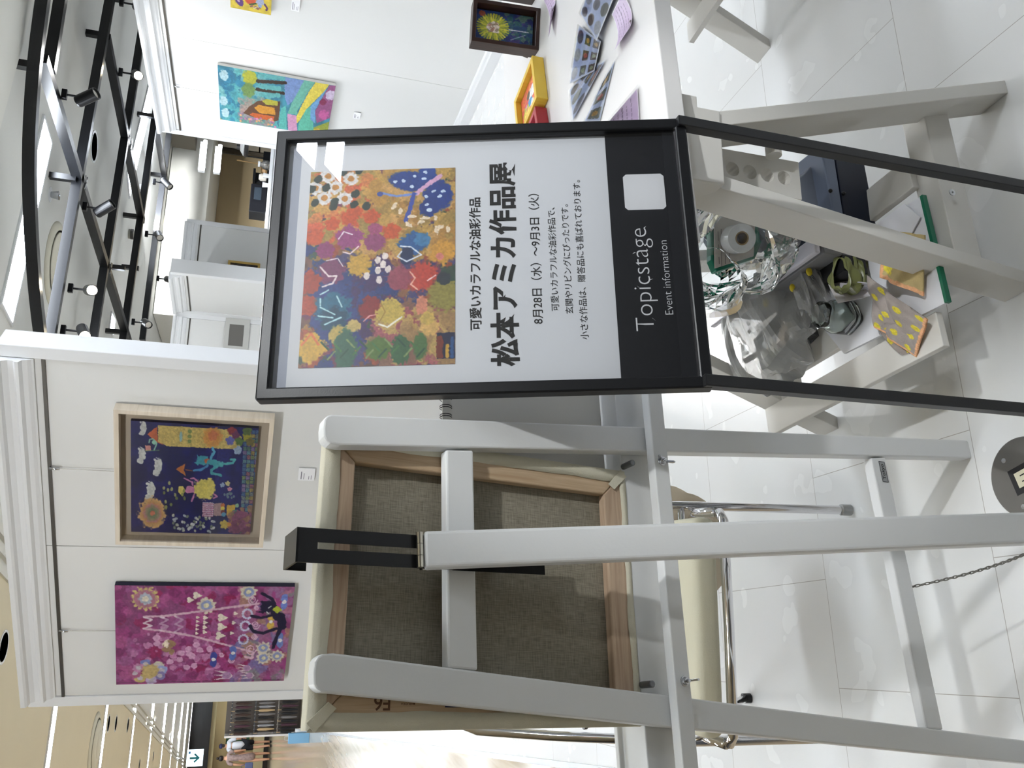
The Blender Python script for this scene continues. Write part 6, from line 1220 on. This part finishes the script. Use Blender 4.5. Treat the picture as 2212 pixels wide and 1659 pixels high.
# ------------------------------------------------------------------ two people walking away
def person(label, foot, H, joints, radii, edges, skin_m, clothes, hair):
    pass
SKIN = mat('skin', (206, 156, 124), .55); HAIRD = mat('hair_dark', (34, 24, 20), .5)
def skin_body(name, par, pts, edges, m, sub=1):
    me = bpy.data.meshes.new(name); me.from_pydata([p[:3] for p in pts], edges, []); o = bpy.data.objects.new(name, me); COL.objects.link(o); o.parent = par; me.materials.append(m)
    md = o.modifiers.new('k', 'SKIN'); 
    for i, p in enumerate(pts): me.skin_vertices[0].data[i].radius = (p[3], p[4] if len(p) > 4 else p[3])
    me.skin_vertices[0].data[0].use_root = True; md.use_smooth_shade = True
    s2 = o.modifiers.new('u', 'SUBSURF'); s2.levels = s2.render_levels = sub; return o
def figure(label, P, H, clothes, stride, hairfn, heading):
    """P foot point; body faces +Y turned by heading; clothes: callable adding garments"""
    o = thing('person', label, 'person', T(P.x, P.y, 0) @ rot('Z', heading)); k = H/1.7
    s = stride
    pts = [(0, 0, .92, .11, .14), (0, .0, 1.12, .10, .13), (0, .01, 1.30, .11, .16), (0, .01, 1.42, .07, .10), (0, .02, 1.50, .048), (0, .02, 1.60, .075, .07), (0, .02, 1.68, .07, .065),
           (.09, 0, .88, .085), (.10, s*.55, .48, .056), (.10, s*.45-.02, .28, .05), (.10, s*.3, .08, .036), (.10, s*.3+.12, .03, .034),
           (-.09, 0, .88, .085), (-.10, -s*.35, .48, .056), (-.10, -s*.75, .28, .05), (-.10, -s*1.0, .08, .036), (-.10, -s*1.0+.12, .03, .034),
           (.17, .01, 1.38, .052), (.22, .0, 1.14, .042), (.235, .08, .92, .033), (.235, .10, .84, .03),
           (-.17, .01, 1.38, .052), (-.22, .0, 1.14, .042), (-.235, .06, .92, .033), (-.235, .08, .84, .03)]
    pts = [tuple(c*k for c in p) for p in pts]
    ed_ = [(0, 1), (1, 2), (2, 3), (3, 4), (4, 5), (5, 6), (0, 7), (7, 8), (8, 9), (9, 10), (10, 11), (0, 12), (12, 13), (13, 14), (14, 15), (15, 16), (3, 17), (17, 18), (18, 19), (19, 20), (3, 21), (21, 22), (22, 23), (23, 24)]
    skin_body('body', o, pts, ed_, SKIN); hairfn(o, k); clothes(o, k, pts); return o
def garment(o, name, pts, edges, m): return skin_body(name, o, pts, edges, m)
def man_clothes(o, k, p):
    garment(o, 'white_shirt', [(0, 0, .84*k, .155*k, .20*k), (0, 0, 1.10*k, .15*k, .19*k), (0, .01*k, 1.32*k, .135*k, .19*k), (0, .01*k, 1.43*k, .075*k, .11*k), (.18*k, .01*k, 1.38*k, .078*k), (.225*k, 0, 1.16*k, .074*k), (-.18*k, .01*k, 1.38*k, .078*k), (-.225*k, 0, 1.16*k, .074*k)], [(0, 1), (1, 2), (2, 3), (3, 4), (4, 5), (3, 6), (6, 7)], mat('shirt_white', (226, 228, 234), .8))
    garment(o, 'shorts', [(0, 0, .92*k, .14*k, .17*k)]+[(p[7][0], p[7][1], p[7][2], .11*k), (p[8][0], p[8][1]*.8, .56*k, .10*k), (p[12][0], p[12][1], p[12][2], .11*k), (p[13][0], p[13][1]*.8, .56*k, .10*k)], [(0, 1), (1, 2), (0, 3), (3, 4)], mat('shorts_black', (22, 22, 28), .8))
    for q in (p[11], p[16]): MB().ball((q[0], q[1]-.05*k, .03*k), .05*k, 12, (.9, 2.1, .6)).build('sandal', mat('sandal_dark', (34, 30, 32), .6), o, smooth=True)
def man_hair(o, k):
    MB().ball((0, .02*k, 1.665*k), .088*k, 18, (1, 1.08, .78)).build('cap', mat('cap_navy', (52, 50, 84), .7), o, smooth=True); MB().ball((0, .10*k, 1.645*k), .07*k, 14, (1, 1.1, .16)).build('cap_peak', mat('cap_navy', (52, 50, 84), .7), o, smooth=True); MB().ball((0, -.035*k, 1.585*k), .06*k, 12, (1.0, .7, .8)).build('hair', HAIRD, o, smooth=True)
def woman_clothes(o, k, p):
    garment(o, 'patterned_dress', [(0, 0, .50*k, .17*k, .19*k), (0, 0, .92*k, .135*k, .17*k), (0, 0, 1.12*k, .115*k, .15*k), (0, .01*k, 1.32*k, .12*k, .165*k), (0, .01*k, 1.43*k, .07*k, .10*k), (.175*k, .01*k, 1.38*k, .07*k), (.21*k, 0, 1.22*k, .066*k), (-.175*k, .01*k, 1.38*k, .07*k), (-.21*k, 0, 1.22*k, .066*k)], [(0, 1), (1, 2), (2, 3), (3, 4), (4, 5), (5, 6), (4, 7), (7, 8)], mat('dress_print', (150, 128, 122), .8, var=.65, vscale=16))
    for q in (p[11], p[16]): MB().ball((q[0], q[1]-.04*k, .03*k), .045*k, 12, (.9, 2.0, .6)).build('shoe', mat('shoe_tan', (120, 90, 70), .6), o, smooth=True)
def woman_hair(o, k):
    MB().ball((0, .005*k, 1.645*k), .092*k, 18, (1, 1.05, 1.0)).build('hair', HAIRD, o, smooth=True); MB().ball((0, -.05*k, 1.76*k), .042*k, 12).build('hair_bun', HAIRD, o, smooth=True)
fm, fw_ = onz(586, 1607), onz(584, 1627)
figure('walking man in white T-shirt, black shorts and navy cap, far down the aisle', fm, 1.62*fm.y/31.0, man_clothes, .24, man_hair, 20)
wom = figure('walking woman in a patterned dress with a hair bun, left of the man in white', Vector((fw_.x, fm.y-.35, 0)), 1.60*fm.y/31.0, woman_clothes, .12, woman_hair, 12)
kk = 1.60*fm.y/31.0/1.7; o = thing('shoulder_bag', 'slate blue bag carried at the side of the woman in the patterned dress', 'bag', wom.matrix_world @ T(-.30*kk, -.02, .70*kk)); MB().span((-.13*kk, -.05*kk, -.12*kk), (.13*kk, .05*kk, .14*kk)).build('bag_body', mat('bag_slate', (88, 96, 132), .7), o, bevel=.02); b = MB(); b.tube([(-.06*kk, 0, .135*kk), (-.03*kk, 0, .26*kk), (.04*kk, 0, .26*kk), (.07*kk, 0, .135*kk)], .012*kk, 6); b.build('strap', mat('bag_slate', (88, 96, 132), .7), o)
# ================================================================== spotlights added to brighten the poster, partitions and far wall
def fillspot(x, y, z, aim, W_, cone, label):
    o = thing('fill_spotlight', label, 'spotlight', T(x, y, z), 'added fill spotlights')
    MB().lathe([(0, -.012), (.045, -.012), (.05, 0), (0, 0)], None, 24).build('rose', WHITE, o)
    d = (Vector(aim)-Vector((x, y, z-.05))).normalized(); M = frameM((0, 0, -.05), d.orthogonal(), d.cross(d.orthogonal()))
    MB().lathe([(0, -.045), (.03, -.045), (.034, .05), (.029, .05), (.026, .03), (0, .03)], M, 20).build('head', WHITE, o)
    ld = bpy.data.lights.new('spot_beam', 'SPOT'); ld.energy = W_; ld.spot_size = R(cone); ld.spot_blend = .5; ld.color = (.95, .98, 1); ld.shadow_soft_size = .04
    lo = bpy.data.objects.new('spot_beam', ld); COL.objects.link(lo); lo.matrix_world = T(*(Vector((x, y, z-.05))+d*.055)) @ d.to_track_quat('-Z', 'Y').to_matrix().to_4x4()
fillspot(1.15, -.35, 2.559, (.50, .95, .95), 66, 25, 'added ceiling spotlight over the visitor, there to brighten the framed poster')  # unseen lamp, added because the poster came out too dark
fillspot(-1.05, 1.5, CEIL-.014, (.15, 3.5, 1.45), 46, 62, 'added ceiling spotlight over the visitor, there to brighten the left partition')  # unseen lamp, added to lift the left partition
fillspot(4.3, 8.9, CEIL, (4.9, 13, 1.5), 260, 70, 'added ceiling spotlight brightening the far beige wall')  # lamp added to raise the beige wall
fillspot(1.5, 6.6, CEIL, (2.5, 7.7, 1.3), 24, 80, 'added ceiling spotlight brightening the back corner partitions')  # lamp added for more light on the back partitions
